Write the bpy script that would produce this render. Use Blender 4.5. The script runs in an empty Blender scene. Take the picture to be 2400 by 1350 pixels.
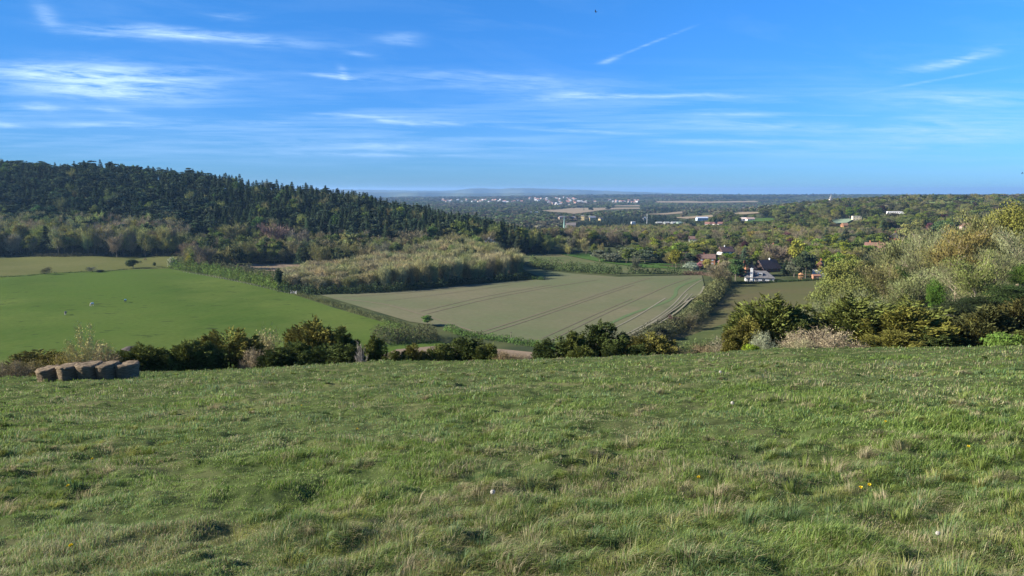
import bpy, bmesh, math, random
import numpy as np
from mathutils import Vector, Matrix
from mathutils.geometry import delaunay_2d_cdt
R = math.radians
rng = np.random.default_rng(7)
random.seed(7)
scene = bpy.context.scene
COL = scene.collection

# ------------------------------------------------------------------ camera
F = 1667.0
PITCH = math.atan((675 - 445) / F)
cam_d = bpy.data.cameras.new('camera'); cam = bpy.data.objects.new('camera', cam_d); COL.objects.link(cam)
cam_d.sensor_width = 36; cam_d.lens = 36 * F / 2400
cam_d.clip_start = 0.1; cam_d.clip_end = 120000
cam.location = (0, 0, 0); cam.rotation_euler = (R(90) - PITCH, 0, 0)
scene.camera = cam
scene.render.resolution_x = 1024; scene.render.resolution_y = 576
CP, SP = math.cos(PITCH), math.sin(PITCH)
def ray(px, py):
    cx = (px - 1200) / F; cy = (675 - py) / F
    return np.array([cx, CP + cy * SP, -SP + cy * CP])
def project(x, y, z):
    fw = y * CP - z * SP; up = y * SP + z * CP
    return 1200 + F * x / fw, 675 - F * up / fw

# ------------------------------------------------------------------ light
SUN_EL, SUN_AZ = R(25), R(-92)          # azimuth from +Y, negative is to the left
sd = Vector((math.sin(SUN_AZ) * math.cos(SUN_EL), math.cos(SUN_AZ) * math.cos(SUN_EL), math.sin(SUN_EL)))
sl = bpy.data.lights.new('sun', 'SUN'); sl.energy = 5.0; sl.angle = R(0.5); sl.color = (1, 0.93, 0.82)
so = bpy.data.objects.new('sun', sl); COL.objects.link(so)
so.rotation_euler = sd.to_track_quat('Z', 'Y').to_euler()

scene.view_settings.view_transform = 'Standard'; scene.view_settings.look = 'None'
scene.view_settings.gamma = 1; scene.view_settings.exposure = 1.4
scene.render.engine = 'CYCLES'
cy = scene.cycles
cy.max_bounces = 5; cy.diffuse_bounces = 2; cy.glossy_bounces = 1; cy.transmission_bounces = 2
cy.transparent_max_bounces = 4; cy.volume_bounces = 1
cy.use_adaptive_sampling = False; cy.use_denoising = True; cy.denoising_prefilter = 'ACCURATE'; cy.denoising_input_passes = 'RGB_ALBEDO_NORMAL'; cy.sample_clamp_indirect = 4
cy.caustics_reflective = False; cy.caustics_refractive = False

# ------------------------------------------------------------------ node helpers
class NT:
    def __init__(s, tree): s.t = tree; s.n = tree.nodes; s.l = tree.links
    def node(s, typ, **kw):
        n = s.n.new(typ)
        for k, v in kw.items(): setattr(n, k, v)
        return n
    def set(s, sock, v):
        if isinstance(v, bpy.types.NodeSocket): s.l.new(v, sock)
        elif isinstance(v, (tuple, list)) and len(v) == 3 and sock.type == 'RGBA': sock.default_value = (*v, 1)
        else: sock.default_value = v
    def math(s, op, a, b=None, c=None, clamp=False):
        n = s.node('ShaderNodeMath', operation=op, use_clamp=clamp)
        s.set(n.inputs[0], a)
        if b is not None: s.set(n.inputs[1], b)
        if c is not None: s.set(n.inputs[2], c)
        return n.outputs[0]
    def mix(s, f, a, b, blend='MIX'):
        n = s.node('ShaderNodeMix', data_type='RGBA', blend_type=blend)
        s.set(n.inputs[0], f); s.set(n.inputs[6], a); s.set(n.inputs[7], b)
        return n.outputs[2]
    def noise(s, vec, scale, detail=3, rough=.55, dist=0):
        n = s.node('ShaderNodeTexNoise'); s.set(n.inputs['Vector'], vec)
        n.inputs['Scale'].default_value = scale; n.inputs['Detail'].default_value = detail
        n.inputs['Roughness'].default_value = rough; n.inputs['Distortion'].default_value = dist
        return n.outputs[0]
    def vmul(s, vec, m):
        n = s.node('ShaderNodeVectorMath', operation='MULTIPLY'); s.set(n.inputs[0], vec); n.inputs[1].default_value = m
        return n.outputs[0]
    def rot(s, vec, a):
        n = s.node('ShaderNodeVectorRotate', rotation_type='Z_AXIS'); s.set(n.inputs['Vector'], vec); n.inputs['Angle'].default_value = a
        return n.outputs[0]
    def ramp(s, f, lo, hi, a=0., b=1.):
        n = s.node('ShaderNodeMapRange'); s.set(n.inputs[0], f)
        for i, v in enumerate((lo, hi, a, b)): n.inputs[i + 1].default_value = v
        return n.outputs[0]

def new_mat(name):
    m = bpy.data.materials.new(name); m.use_nodes = True
    m.node_tree.nodes.clear()
    nt = NT(m.node_tree)
    out = nt.node('ShaderNodeOutputMaterial')
    return m, nt, out

# ------------------------------------------------------------------ world: Nishita sky with cirrus
w = bpy.data.worlds.new('World'); scene.world = w; w.use_nodes = True
nt = NT(w.node_tree); nt.n.clear()
wo = nt.node('ShaderNodeOutputWorld'); bg = nt.node('ShaderNodeBackground')
sky = nt.node('ShaderNodeTexSky', sky_type='NISHITA'); sky.sun_disc = False
sky.sun_elevation = SUN_EL; sky.sun_rotation = SUN_AZ; sky.altitude = 150
sky.air_density = 1.0; sky.dust_density = 0.2; sky.ozone_density = 1.4
geo = nt.node('ShaderNodeTexCoord'); sep = nt.node('ShaderNodeSeparateXYZ'); nt.l.new(geo.outputs['Generated'], sep.inputs[0])
yy = nt.math('MAXIMUM', sep.outputs[1], 0.05)
U = nt.math('DIVIDE', sep.outputs[0], yy); V = nt.math('DIVIDE', sep.outputs[2], yy)
front = nt.ramp(sep.outputs[1], 0.05, 0.3)
def uv(px, py):
    d = ray(px, py); return d[0] / d[1], d[2] / d[1]
cxyz = nt.node('ShaderNodeCombineXYZ'); nt.set(cxyz.inputs[0], U); nt.set(cxyz.inputs[1], V)
UVv = cxyz.outputs[0]
warp = nt.noise(nt.vmul(UVv, (3, 9, 1)), 1.6, 4, .55)
wV = nt.math('ADD', V, nt.math('MULTIPLY', nt.math('SUBTRACT', warp, .5), .035))
fine = nt.noise(nt.vmul(nt.rot(UVv, .07), (3.2, 34, 1)), 3.0, 7, .66, .5)
fine2 = nt.noise(nt.vmul(nt.rot(UVv, -.05), (6, 42, 1)), 2.2, 5, .6, .2)
# (px0,py0, px1,py1, half width px, opacity)
streaks = [(-60,175,560,195,48,.75),(-60,165,420,178,22,.5),(0,205,420,215,18,.45),(240,68,760,100,17,.62),(100,60,560,100,20,.4),
           (75,0,140,70,26,.35),(30,245,170,252,9,.5),(180,245,330,262,9,.4),(-50,284,70,292,9,.55),(120,288,420,300,10,.6),(480,28,600,35,10,.28),
           (870,88,1000,92,17,.3),(715,170,1500,205,24,.3),(700,165,870,185,9,.5),(795,150,815,185,15,.62),(800,120,890,135,8,.3),
           (660,275,1180,295,9,.62),(540,285,710,292,6,.6),(1220,230,1800,228,9,.55),(1180,210,1500,240,28,.22),(1220,300,1520,315,6,.6),
           (830,335,1010,350,9,.4),(600,360,1200,366,6,.5),(1200,385,1700,388,6,.4),
           (1400,152,1450,138,9,.55),(1440,135,1620,64,4,.4),(2120,172,2360,112,15,.62),(2000,222,2350,160,4,.25),
           (1600,265,1830,270,6,.45),(1500,290,2100,300,14,.4),(2000,240,2500,225,26,.35),(1900,330,2500,300,50,.35),(1500,330,2000,335,7,.5),(300,330,1300,345,24,.3)]
tot = None
for k, (x0, y0, x1, y1, hw, op) in enumerate(streaks):
    a = uv(x0, y0); b = uv(x1, y1)
    c = ((a[0] + b[0]) / 2, (a[1] + b[1]) / 2); L = math.hypot(b[0] - a[0], b[1] - a[1]) / 2 * .8; an = math.atan2(b[1] - a[1], b[0] - a[0]); W = hw / F * .7
    du = nt.math('SUBTRACT', U, c[0]); dv = nt.math('SUBTRACT', wV if hw > 8 else V, c[1])
    p = nt.math('ADD', nt.math('MULTIPLY', du, math.cos(an) / L), nt.math('MULTIPLY', dv, math.sin(an) / L))
    q = nt.math('ADD', nt.math('MULTIPLY', du, -math.sin(an) / W), nt.math('MULTIPLY', dv, math.cos(an) / W))
    e = nt.math('ADD', nt.math('MULTIPLY', p, p), nt.math('MULTIPLY', q, q))
    g = nt.math('MULTIPLY', nt.math('EXPONENT', nt.math('MULTIPLY', e, -1)), op)
    tot = g if tot is None else nt.math('ADD', tot, g)
det = nt.ramp(nt.math('ADD', nt.math('MULTIPLY', fine, .65), nt.math('MULTIPLY', fine2, .35)), .38, .64, .05, 1.35)
cl = nt.math('MULTIPLY', tot, det)
# thin layered veil low over the horizon and faint streaks everywhere
low = nt.math('EXPONENT', nt.math('MULTIPLY', nt.math('POWER', nt.math('DIVIDE', nt.math('SUBTRACT', V, .075), .06), 2), -1))
veil = nt.noise(nt.vmul(UVv, (1.3, 26, 1)), 2.6, 6, .6, .3)
cl = nt.math('ADD', cl, nt.math('MULTIPLY', nt.math('MULTIPLY', low, nt.ramp(veil, .44, .72)), .42))
faint = nt.noise(nt.vmul(nt.rot(UVv, .1), (1.2, 7, 1)), 2.5, 6, .6, .5)
cl = nt.math('ADD', cl, nt.math('MULTIPLY', nt.ramp(faint, .5, .8), .10))
cl = nt.math('MULTIPLY', nt.math('MULTIPLY', cl, front), nt.ramp(V, 0.0, .05), clamp=True)
skyt = nt.mix(1.0, sky.outputs[0], nt.mix(nt.ramp(V, -.02, .26), (.20, .46, 1.12), (.19, .63, 1.22)), 'MULTIPLY')
side = nt.node('ShaderNodeCombineColor'); sf = nt.ramp(U, -.85, .25, .60, 1.0)
for i in range(3): nt.l.new(sf, side.inputs[i])
skyt = nt.mix(1.0, skyt, side.outputs[0], 'MULTIPLY')
cloudc = nt.mix(nt.ramp(V, .02, .12), (2.3, 3.9, 6.6), (3.6, 5.2, 7.2))
skc = nt.mix(cl, skyt, cloudc)
nt.l.new(skc, bg.inputs[0]); bg.inputs[1].default_value = 0.068
nt.l.new(bg.outputs[0], wo.inputs[0])

# ------------------------------------------------------------------ numpy noise
_perm = np.random.default_rng(3).random((256, 256))
def vnoise(x, y):
    xi = np.floor(x).astype(int); yi = np.floor(y).astype(int); fx = x - xi; fy = y - yi
    fx = fx * fx * (3 - 2 * fx); fy = fy * fy * (3 - 2 * fy)
    g = lambda a, b: _perm[a & 255, b & 255]
    return (g(xi, yi) * (1 - fx) + g(xi + 1, yi) * fx) * (1 - fy) + (g(xi, yi + 1) * (1 - fx) + g(xi + 1, yi + 1) * fx) * fy
def fbm(x, y, o=4):
    s = 0; a = .5; t = 0
    for i in range(o):
        s = s + a * vnoise(x * 2 ** i + 17 * i, y * 2 ** i + 31 * i); t += a; a *= .55
    return s / t
def sstep(a, b, x):
    t = np.clip((x - a) / (b - a), 0, 1); return t * t * (3 - 2 * t)

# ------------------------------------------------------------------ terrain height
COLS = {
 -500: [(75,-27),(100,-38),(140,-48),(190,-52),(300,-52),(420,-50),(520,-47),(600,-40),(700,-20),(800,2),(900,14),(1100,20),(1600,0),(2600,-50),(5000,-80),(12000,-140),(40000,-560)],
 0:    [(75,-26),(100,-38),(140,-48.5),(190,-52),(300,-52),(420,-52),(520,-52),(560,-50),(640,-30),(720,-8),(800,8),(900,16),(1100,14),(1600,-20),(2600,-70),(5000,-80),(12000,-140),(40000,-560)],
 300:  [(75,-25.5),(100,-37),(140,-48.5),(190,-52),(300,-52),(420,-52),(520,-52),(560,-51),(640,-31),(720,-10),(800,6),(900,13),(1100,10),(1600,-25),(2600,-70),(5000,-80),(12000,-140),(40000,-560)],
 600:  [(75,-25),(100,-37),(140,-48.5),(190,-52),(300,-52),(420,-52),(520,-52),(560,-51),(640,-36),(720,-20),(800,-7),(900,-4),(1100,-14),(1600,-45),(2600,-76),(5000,-80),(12000,-140),(40000,-560)],
 900:  [(75,-24.2),(100,-36),(140,-48),(190,-52),(300,-52),(420,-52),(520,-52),(560,-51),(640,-42),(720,-32),(800,-27),(900,-32),(1100,-50),(1600,-70),(2600,-80),(5000,-80),(12000,-140),(40000,-560)],
 1200: [(75,-23.6),(100,-35),(140,-47.5),(190,-52),(300,-52),(420,-52),(520,-52),(560,-51.5),(640,-49),(720,-48),(800,-54),(900,-60),(1100,-67),(1600,-76),(2600,-80),(5000,-80),(12000,-140),(40000,-560)],
 1500: [(75,-22.8),(100,-34),(140,-46.5),(190,-51.5),(300,-52),(420,-52),(520,-52.5),(560,-53),(640,-55),(720,-57),(800,-60),(900,-63),(1100,-68),(1600,-76),(2600,-80),(5000,-80),(8500,-66),(12000,-140),(40000,-560)],
 1800: [(75,-22),(100,-31),(140,-42),(190,-48),(300,-50.5),(420,-52),(520,-52.5),(560,-53),(640,-55),(720,-57),(900,-60),(1100,-62),(1600,-50),(2100,-60),(2600,-78),(5000,-80),(8500,-66),(12000,-140),(40000,-560)],
 2000: [(75,-21),(100,-28),(140,-35),(190,-40.5),(300,-47),(420,-50.5),(520,-51),(640,-52.5),(720,-54),(900,-55),(1100,-50),(1600,-32),(2100,-45),(2600,-72),(5000,-80),(8500,-66),(12000,-140),(40000,-560)],
 2200: [(75,-19.5),(100,-23.5),(140,-28),(190,-31),(300,-40),(420,-48),(520,-50),(640,-51),(720,-51),(900,-50),(1100,-42),(1600,-24),(2100,-35),(2600,-66),(5000,-80),(8500,-66),(12000,-140),(40000,-560)],
 2400: [(75,-17.5),(100,-20.5),(140,-22.5),(190,-22),(300,-29),(420,-42),(520,-48),(640,-50),(720,-50),(900,-48),(1100,-41),(1600,-26),(2100,-32),(2600,-60),(5000,-80),(8500,-66),(12000,-140),(40000,-560)],
 2900: [(75,-15.5),(100,-16),(140,-15),(190,-14),(300,-22),(420,-38),(520,-46),(640,-48),(720,-48),(900,-46),(1100,-41),(1600,-30),(2100,-34),(2600,-60),(5000,-80),(8500,-70),(12000,-140),(40000,-560)],
}
SX = np.array([-500,0,300,600,900,1200,1500,1800,2000,2200,2400,2900.])
SV = np.array([.238,.232,.2245,.217,.209,.206,.199,.192,.1885,.1875,.185,.178])
UX = (SX - 1200) / F
ctr, val = [], []
for px, lst in COLS.items():
    u = (px - 1200) / F
    for Y, z in lst: ctr.append((u * 2.2, math.log(Y) * 1.0)); val.append(z)
ctr = np.array(ctr); val = np.array(val, float)
def _phi(d2): return np.where(d2 > 1e-12, d2 * np.log(d2 + 1e-12) * .5, 0)
_K = _phi(((ctr[:, None] - ctr[None]) ** 2).sum(-1)) + np.eye(len(ctr)) * 2e-4
_P = np.hstack([np.ones((len(ctr), 1)), ctr])
_A = np.block([[_K, _P], [_P.T, np.zeros((3, 3))]])
_W = np.linalg.solve(_A, np.concatenate([val, np.zeros(3)]))
def H(x, y, bumps=True):
    x = np.atleast_1d(np.asarray(x, float)); y = np.atleast_1d(np.asarray(y, float))
    th = np.arctan2(x, np.maximum(y, 1e-6)); back = y < 1e-3
    th = np.clip(th, -1.0, 1.0)
    r = np.hypot(x, y)
    u = np.tan(th); Y = r * np.cos(th)
    s = np.interp(u, UX, SV)
    near = -1.65 - s * Y - .006 * np.maximum(0, Y - 42) ** 2
    near = np.where(back, -1.65 + .15 * np.minimum(-y, 50) * 1.0 - .2 * 0, near)
    wgt = sstep(58, 86, Y)
    far = np.zeros_like(near)
    idx = np.where(wgt > 0)[0]
    for c in range(0, len(idx), 20000):
        ii = idx[c:c + 20000]
        q = np.stack([np.clip(u[ii], -1.1, 1.1) * 2.2, np.log(np.clip(Y[ii], 60, 60000))], 1)
        d2 = ((q[:, None] - ctr[None]) ** 2).sum(-1)
        far[ii] = _phi(d2) @ _W[:-3] + _W[-3] + q @ _W[-2:]
    z = near * (1 - wgt) + far * wgt
    side = sstep(math.tan(.9), math.tan(1.0), np.abs(u)) * (Y < 60)
    if bumps:
        m = 1 - sstep(60, 90, r)
        b = (fbm(x * .9 + 5, y * .9) - .5) * .20 + (fbm(x * 2.1, y * 2.5 + 9, 3) - .5) * .22 + (fbm(x * .12, y * .12 + 40, 2) - .5) * .3 * sstep(8, 25, r)
        z = z + b * m * sstep(.3, 2.0, r)
    return z
def H1(x, y, bumps=True): return float(H([x], [y], bumps)[0])
def hit(px, py, t0=190., t1=40000.):
    """point of the terrain seen at a photograph position, looking beyond t0 metres"""
    d = ray(px, py); d = d / d[1]
    t = np.geomspace(t0, t1, 900); x, y, z = d[0] * t, d[1] * t, d[2] * t
    h = H(x, y, t0 < 60) - z
    k = np.argmax(h > 0)
    if h[k] <= 0: k = len(t) - 1
    if k > 0:
        a = h[k] / (h[k] - h[k - 1] + 1e-9); T = t[k] + (t[k - 1] - t[k]) * a
    else: T = t[0]
    return np.array([d[0] * T, T, H1(d[0] * T, T, t0 < 60)])
def at(px, Y, bumps=False):
    """ground point under photograph column px at depth Y"""
    u0 = (px - 1200) / F; z = H1(u0 * Y, Y, bumps)
    for _ in range(3):
        fw = Y * CP - z * SP; x = u0 * fw; z = H1(x, Y, bumps)
    return np.array([x, Y, z])

# ------------------------------------------------------------------ object helpers
def tag(o, label=None, cat=None, group=None, kind=None):
    if label: o['label'] = label
    if cat: o['category'] = cat
    if group: o['group'] = group
    if kind: o['kind'] = kind
    return o
def link(o, parent=None):
    COL.objects.link(o)
    if parent is not None: o.parent = parent
    return o
def np_mesh(name, V, Fs, mats=(), attrs=None, mat_idx=None, smooth=False):
    """V (n,3); Fs list of int arrays (m,k)"""
    me = bpy.data.meshes.new(name)
    V = np.asarray(V, np.float32); Fs = [np.asarray(f, np.int32) for f in Fs if len(f)]
    me.vertices.add(len(V)); me.vertices.foreach_set('co', V.ravel())
    nl = sum(f.size for f in Fs); nf = sum(len(f) for f in Fs)
    me.loops.add(nl); me.loops.foreach_set('vertex_index', np.concatenate([f.ravel() for f in Fs]))
    me.polygons.add(nf)
    tots = np.concatenate([np.full(len(f), f.shape[1]) for f in Fs]); st = np.concatenate([[0], np.cumsum(tots)[:-1]])
    me.polygons.foreach_set('loop_start', st.astype(np.int32))
    if mat_idx is not None: me.polygons.foreach_set('material_index', np.asarray(mat_idx, np.int32))
    if smooth: me.polygons.foreach_set('use_smooth', np.ones(nf, bool))
    for m in mats: me.materials.append(m)
    for an, (dom, typ, data) in (attrs or {}).items():
        a = me.attributes.new(an, typ, dom)
        a.data.foreach_set('value' if typ == 'FLOAT' else 'color', np.asarray(data, np.float32).ravel())
    me.update(calc_edges=True)
    return me
class MB:
    """collects simple solids into one mesh"""
    def __init__(s): s.v = []; s.f = []; s.m = []; s.n = 0
    def add(s, V, faces, m=0):
        for f in faces: s.f.append([i + s.n for i in f]); s.m.append(m)
        s.v += [tuple(map(float, p)) for p in V]; s.n += len(V)
    def box(s, c, d, rz=0, m=0):
        x, y, z = d[0] / 2, d[1] / 2, d[2] / 2; cr, sr = math.cos(rz), math.sin(rz)
        P = [(sx * x, sy * y, sz * z) for sz in (-1, 1) for sx, sy in ((-1, -1), (1, -1), (1, 1), (-1, 1))]
        P = [(c[0] + a * cr - b * sr, c[1] + a * sr + b * cr, c[2] + e) for a, b, e in P]
        s.add(P, [(3, 2, 1, 0), (4, 5, 6, 7), (0, 1, 5, 4), (1, 2, 6, 5), (2, 3, 7, 6), (3, 0, 4, 7)], m)
    def tube(s, pts, rad, n=6, m=0):
        pts = [Vector(p) for p in pts]; base = s.n; V = []; Fc = []
        for i, p in enumerate(pts):
            d = (pts[min(i + 1, len(pts) - 1)] - pts[max(i - 1, 0)]).normalized()
            a = d.orthogonal().normalized() if i == 0 else (a - d * a.dot(d)).normalized()
            b = d.cross(a)
            for k in range(n):
                t = 2 * math.pi * k / n; V.append(p + (a * math.cos(t) + b * math.sin(t)) * rad[i])
        for i in range(len(pts) - 1):
            for k in range(n): Fc.append((i * n + k, i * n + (k + 1) % n, (i + 1) * n + (k + 1) % n, (i + 1) * n + k))
        Fc.append(tuple(range(n))[::-1]); Fc.append(tuple((len(pts) - 1) * n + k for k in range(n)))
        s.add(V, Fc, m)
    def mesh(s, name, mats, smooth=False):
        me = bpy.data.meshes.new(name); me.from_pydata(s.v, [], s.f)
        for m in mats: me.materials.append(m)
        me.polygons.foreach_set('material_index', s.m)
        if smooth: me.polygons.foreach_set('use_smooth', [True] * len(s.f))
        me.update(); return me
    def build(s, name, mats, parent=None, smooth=False):
        return link(bpy.data.objects.new(name, s.mesh(name, mats if isinstance(mats, (list, tuple)) else [mats], smooth)), parent)

# ------------------------------------------------------------------ materials
def foliage_mat(name, trans=.25, lo=.55, hi=1.35):
    m, nt, out = new_mat(name)
    tint = nt.node('ShaderNodeAttribute', attribute_type='INSTANCER', attribute_name='tint')
    var = nt.node('ShaderNodeAttribute', attribute_type='GEOMETRY', attribute_name='var')
    f = nt.ramp(var.outputs['Fac'], 0, 1, lo, hi)
    c = nt.mix(1.0, tint.outputs['Color'], nt.node('ShaderNodeCombineColor').outputs[0], 'MULTIPLY')
    cc = c.node.inputs[7].links[0].from_node
    for i in range(3): nt.l.new(f, cc.inputs[i])
    hsv = nt.node('ShaderNodeHueSaturation'); nt.l.new(c, hsv.inputs['Color'])
    nt.l.new(nt.ramp(var.outputs['Fac'], 0, 1, .485, .515), hsv.inputs['Hue'])
    d = nt.node('ShaderNodeBsdfDiffuse'); t = nt.node('ShaderNodeBsdfTranslucent'); mx = nt.node('ShaderNodeMixShader')
    nt.l.new(hsv.outputs[0], d.inputs[0]); nt.l.new(hsv.outputs[0], t.inputs[0]); mx.inputs[0].default_value = trans
    nt.l.new(d.outputs[0], mx.inputs[1]); nt.l.new(t.outputs[0], mx.inputs[2]); nt.l.new(mx.outputs[0], out.inputs[0])
    return m
M_LEAF = foliage_mat('leaves')
M_NEEDLE = foliage_mat('needles', .12, .45, 1.75)
M_TWIG = foliage_mat('twigs', .05, .6, 1.4)
def simple(name, c, rough=.8, var=.25, scale=4., bump=0., bscale=20., metal=0, c2=None):
    m, nt, out = new_mat(name)
    tc = nt.node('ShaderNodeTexCoord').outputs['Object']
    n = nt.noise(tc, scale, 4)
    b = nt.node('ShaderNodeBsdfPrincipled'); b.inputs['Roughness'].default_value = rough; b.inputs['Metallic'].default_value = metal
    c2 = c2 or tuple(x * (1 - var) for x in c)
    nt.set(b.inputs['Base Color'], nt.mix(nt.ramp(n, .35, .65), c2, tuple(min(1, x * (1 + var * .5)) for x in c)))
    if bump:
        bn = nt.node('ShaderNodeBump'); bn.inputs['Strength'].default_value = bump; bn.inputs['Distance'].default_value = .05
        nt.l.new(nt.noise(tc, bscale, 4), bn.inputs['Height']); nt.l.new(bn.outputs[0], b.inputs['Normal'])
    nt.l.new(b.outputs[0], out.inputs[0]); return m
M_BARK = simple('bark', (.16, .135, .10), .9, .4, 3, .4, 12)
M_PALEBARK = simple('pale_bark', (.34, .28, .19), .9, .35, 3)
M_DARKBARK = simple('dark_bark', (.07, .055, .045), .9, .4, 3)

# ------------------------------------------------------------------ the ground sheet
def ground_mat():
    m, nt, out = new_mat('turf_ground')
    pos = nt.node('ShaderNodeNewGeometry').outputs['Position']
    s1 = nt.noise(pos, 6, 5, .65); s2 = nt.noise(pos, .05, 4); s3 = nt.noise(pos, .6, 4)
    nearc = nt.mix(nt.ramp(s1, .35, .65), (.030, .043, .015), (.078, .102, .036))
    nearc = nt.mix(nt.ramp(s3, .5, .7), nearc, (.12, .12, .055))
    farc = nt.mix(nt.ramp(s2, .4, .6), (.040, .052, .026), (.075, .085, .036))
    ln = nt.node('ShaderNodeVectorMath', operation='LENGTH'); nt.l.new(pos, ln.inputs[0])
    c = nt.mix(nt.ramp(ln.outputs['Value'], 70, 130), nearc, farc)
    b = nt.node('ShaderNodeBsdfDiffuse'); nt.l.new(c, b.inputs[0]); nt.l.new(b.outputs[0], out.inputs[0])
    return m
th = np.concatenate([np.linspace(-math.pi, -.95, 40)[:-1], np.linspace(-.95, .95, 520), np.linspace(.95, math.pi, 40)[1:]])
rr = np.concatenate([[.25], np.geomspace(.6, 26000, 620)])
T, RR = np.meshgrid(th, rr, indexing='ij')
gx = (RR * np.sin(T)).ravel(); gy = (RR * np.cos(T)).ravel()
gz = H(gx, gy)
nT, nR = T.shape
ii = (np.arange(nT - 1)[:, None] * nR + np.arange(nR - 1)[None]).ravel()
quads = np.stack([ii, ii + 1, ii + nR + 1, ii + nR], 1)
V0 = np.stack([gx, gy, gz], 1)
V0 = np.vstack([V0, [[0, 0, H1(0, .01)]]])
cen = len(V0) - 1
fan = np.stack([np.arange(nT - 1) * nR, (np.arange(nT - 1) + 1) * nR, np.full(nT - 1, cen)], 1)
gme = np_mesh('ground', V0, [quads[:, ::-1], fan], [ground_mat()], smooth=True)
ground = link(bpy.data.objects.new('ground', gme)); tag(ground, 'rough grassy hillside falling to a wooded valley', kind='structure')

# ------------------------------------------------------------------ fields
def in_poly(px, py, poly):
    px = np.asarray(px, float); py = np.asarray(py, float); r = np.zeros(px.shape, bool); n = len(poly); j = n - 1
    for i in range(n):
        xi, yi = poly[i]; xj, yj = poly[j]
        if yi != yj:
            r ^= ((yi > py) != (yj > py)) & (px < (xj - xi) * (py - yi) / (yj - yi) + xi)
        j = i
    return r
def dense(poly, step):
    out = []
    for i in range(len(poly)):
        a = np.array(poly[i], float); b = np.array(poly[(i + 1) % len(poly)], float); n = max(1, int(np.hypot(*(b - a)) / step))
        out += [tuple(a + (b - a) * k / n) for k in range(n)]
    return out
def sheet(name, pxpoly, mat, lift=.25, cell=7., step=30, label=None, t0=190.):
    P = [hit(x, y, t0)[:2] for x, y in dense(pxpoly, step)]
    P = np.array(P); lo = P.min(0); hi = P.max(0); cell = max(cell, float((hi - lo).max()) / 90)
    gx, gy = np.meshgrid(np.arange(lo[0], hi[0], cell), np.arange(lo[1], hi[1], cell)); gx = gx.ravel(); gy = gy.ravel()
    ok = in_poly(gx, gy, [tuple(p) for p in P])
    G = np.stack([gx[ok], gy[ok]], 1)
    vs = [Vector(p) for p in P] + [Vector(p) for p in G]
    n = len(P)
    r = delaunay_2d_cdt(vs, [(i, (i + 1) % n) for i in range(n)], [list(range(n))], 1, 1e-3)
    xy = np.array([tuple(v) for v in r[0]]); z = H(xy[:, 0], xy[:, 1], False) + lift
    me = bpy.data.meshes.new(name); me.from_pydata([(a, b, c) for (a, b), c in zip(xy, z)], [], [tuple(f) for f in r[2]])
    bm = bmesh.new(); bm.from_mesh(me)
    for f in bm.faces:
        f.normal_update()
        if f.normal.z < 0: f.normal_flip()
    bm.to_mesh(me); bm.free()
    me.polygons.foreach_set('use_smooth', [True] * len(me.polygons)); me.materials.append(mat); me.update()
    o = link(bpy.data.objects.new(name, me)); tag(o, label, kind='structure'); return o
def field_mat(name, a, b, c=None, rowdir=None, rows=0, mott=.02, speck=.0, spc=(.03, .04, .02), big=.008):
    m, nt, out = new_mat(name)
    pos = nt.node('ShaderNodeNewGeometry').outputs['Position']
    n1 = nt.noise(pos, mott, 5, .6); n2 = nt.noise(pos, .5, 4, .6); n3 = nt.noise(pos, big, 3, .5)
    col = nt.mix(nt.ramp(n1, .38, .62), a, b)
    if c: col = nt.mix(nt.ramp(n3, .42, .62), col, c)
    col = nt.mix(nt.ramp(n2, .3, .7, 0, .35), col, tuple(x * .55 for x in a))
    if rows:
        rv = nt.vmul(nt.rot(pos, rowdir), (rows, .02, 0.))
        n4 = nt.noise(rv, 1.0, 3, .6); col = nt.mix(nt.ramp(n4, .4, .65, 0, .4), col, tuple(x * .72 for x in b))
    if speck:
        n5 = nt.noise(nt.vmul(pos, (.05, .11, 1)), 2.2, 3, .6)
        col = nt.mix(nt.ramp(n5, .64, .70, 0, speck), col, spc)
    bs = nt.node('ShaderNodeBsdfDiffuse'); nt.l.new(col, bs.inputs[0])
    bn = nt.node('ShaderNodeBump'); bn.inputs['Strength'].default_value = .5; bn.inputs['Distance'].default_value = .12
    nt.l.new(nt.noise(pos, 1.5, 4, .65), bn.inputs['Height']); nt.l.new(bn.outputs[0], bs.inputs['Normal'])
    nt.l.new(bs.outputs[0], out.inputs[0]); return m
PASTURE = [(-260,664),(0,650),(110,641),(230,636),(395,630),(470,645),(560,662),(690,692),(780,722),(870,748),(960,776),(1045,806),(1000,842),(700,860),(-260,900)]
PASTURE2 = [(-260,597),(0,600),(420,600),(395,630),(230,636),(110,641),(0,650),(-260,664)]
CROP = [(750,692),(900,686),(1000,678),(1100,668),(1200,660),(1278,655),(1235,638),(1190,612),(1245,630),(1340,642),(1450,650),(1530,648),(1645,646),(1650,668),(1640,690),(1600,708),(1560,745),(1520,768),(1480,788),(1420,808),(1300,815),(1240,803),(1130,790),(1060,770),(960,755),(870,728)]
CROP2 = [(1150,594),(1250,595),(1310,596),(1400,614),(1500,628),(1600,632),(1640,640),(1600,645),(1450,645),(1340,637),(1245,622),(1190,608)]
GREEN1 = [(1300,595),(1380,596),(1400,606),(1480,614),(1520,622),(1605,622),(1605,612),(1560,608),(1500,616),(1600,632),(1500,628),(1400,614),(1310,596)]
STUBBLE = [(550,622),(600,619),(680,617),(720,618),(720,640),(600,634)]
TAN = [(1735,668),(1930,657),(1990,680),(2010,740),(1960,830),(1700,830),(1600,812),(1575,792),(1640,750),(1690,705),(1712,680)]
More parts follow.
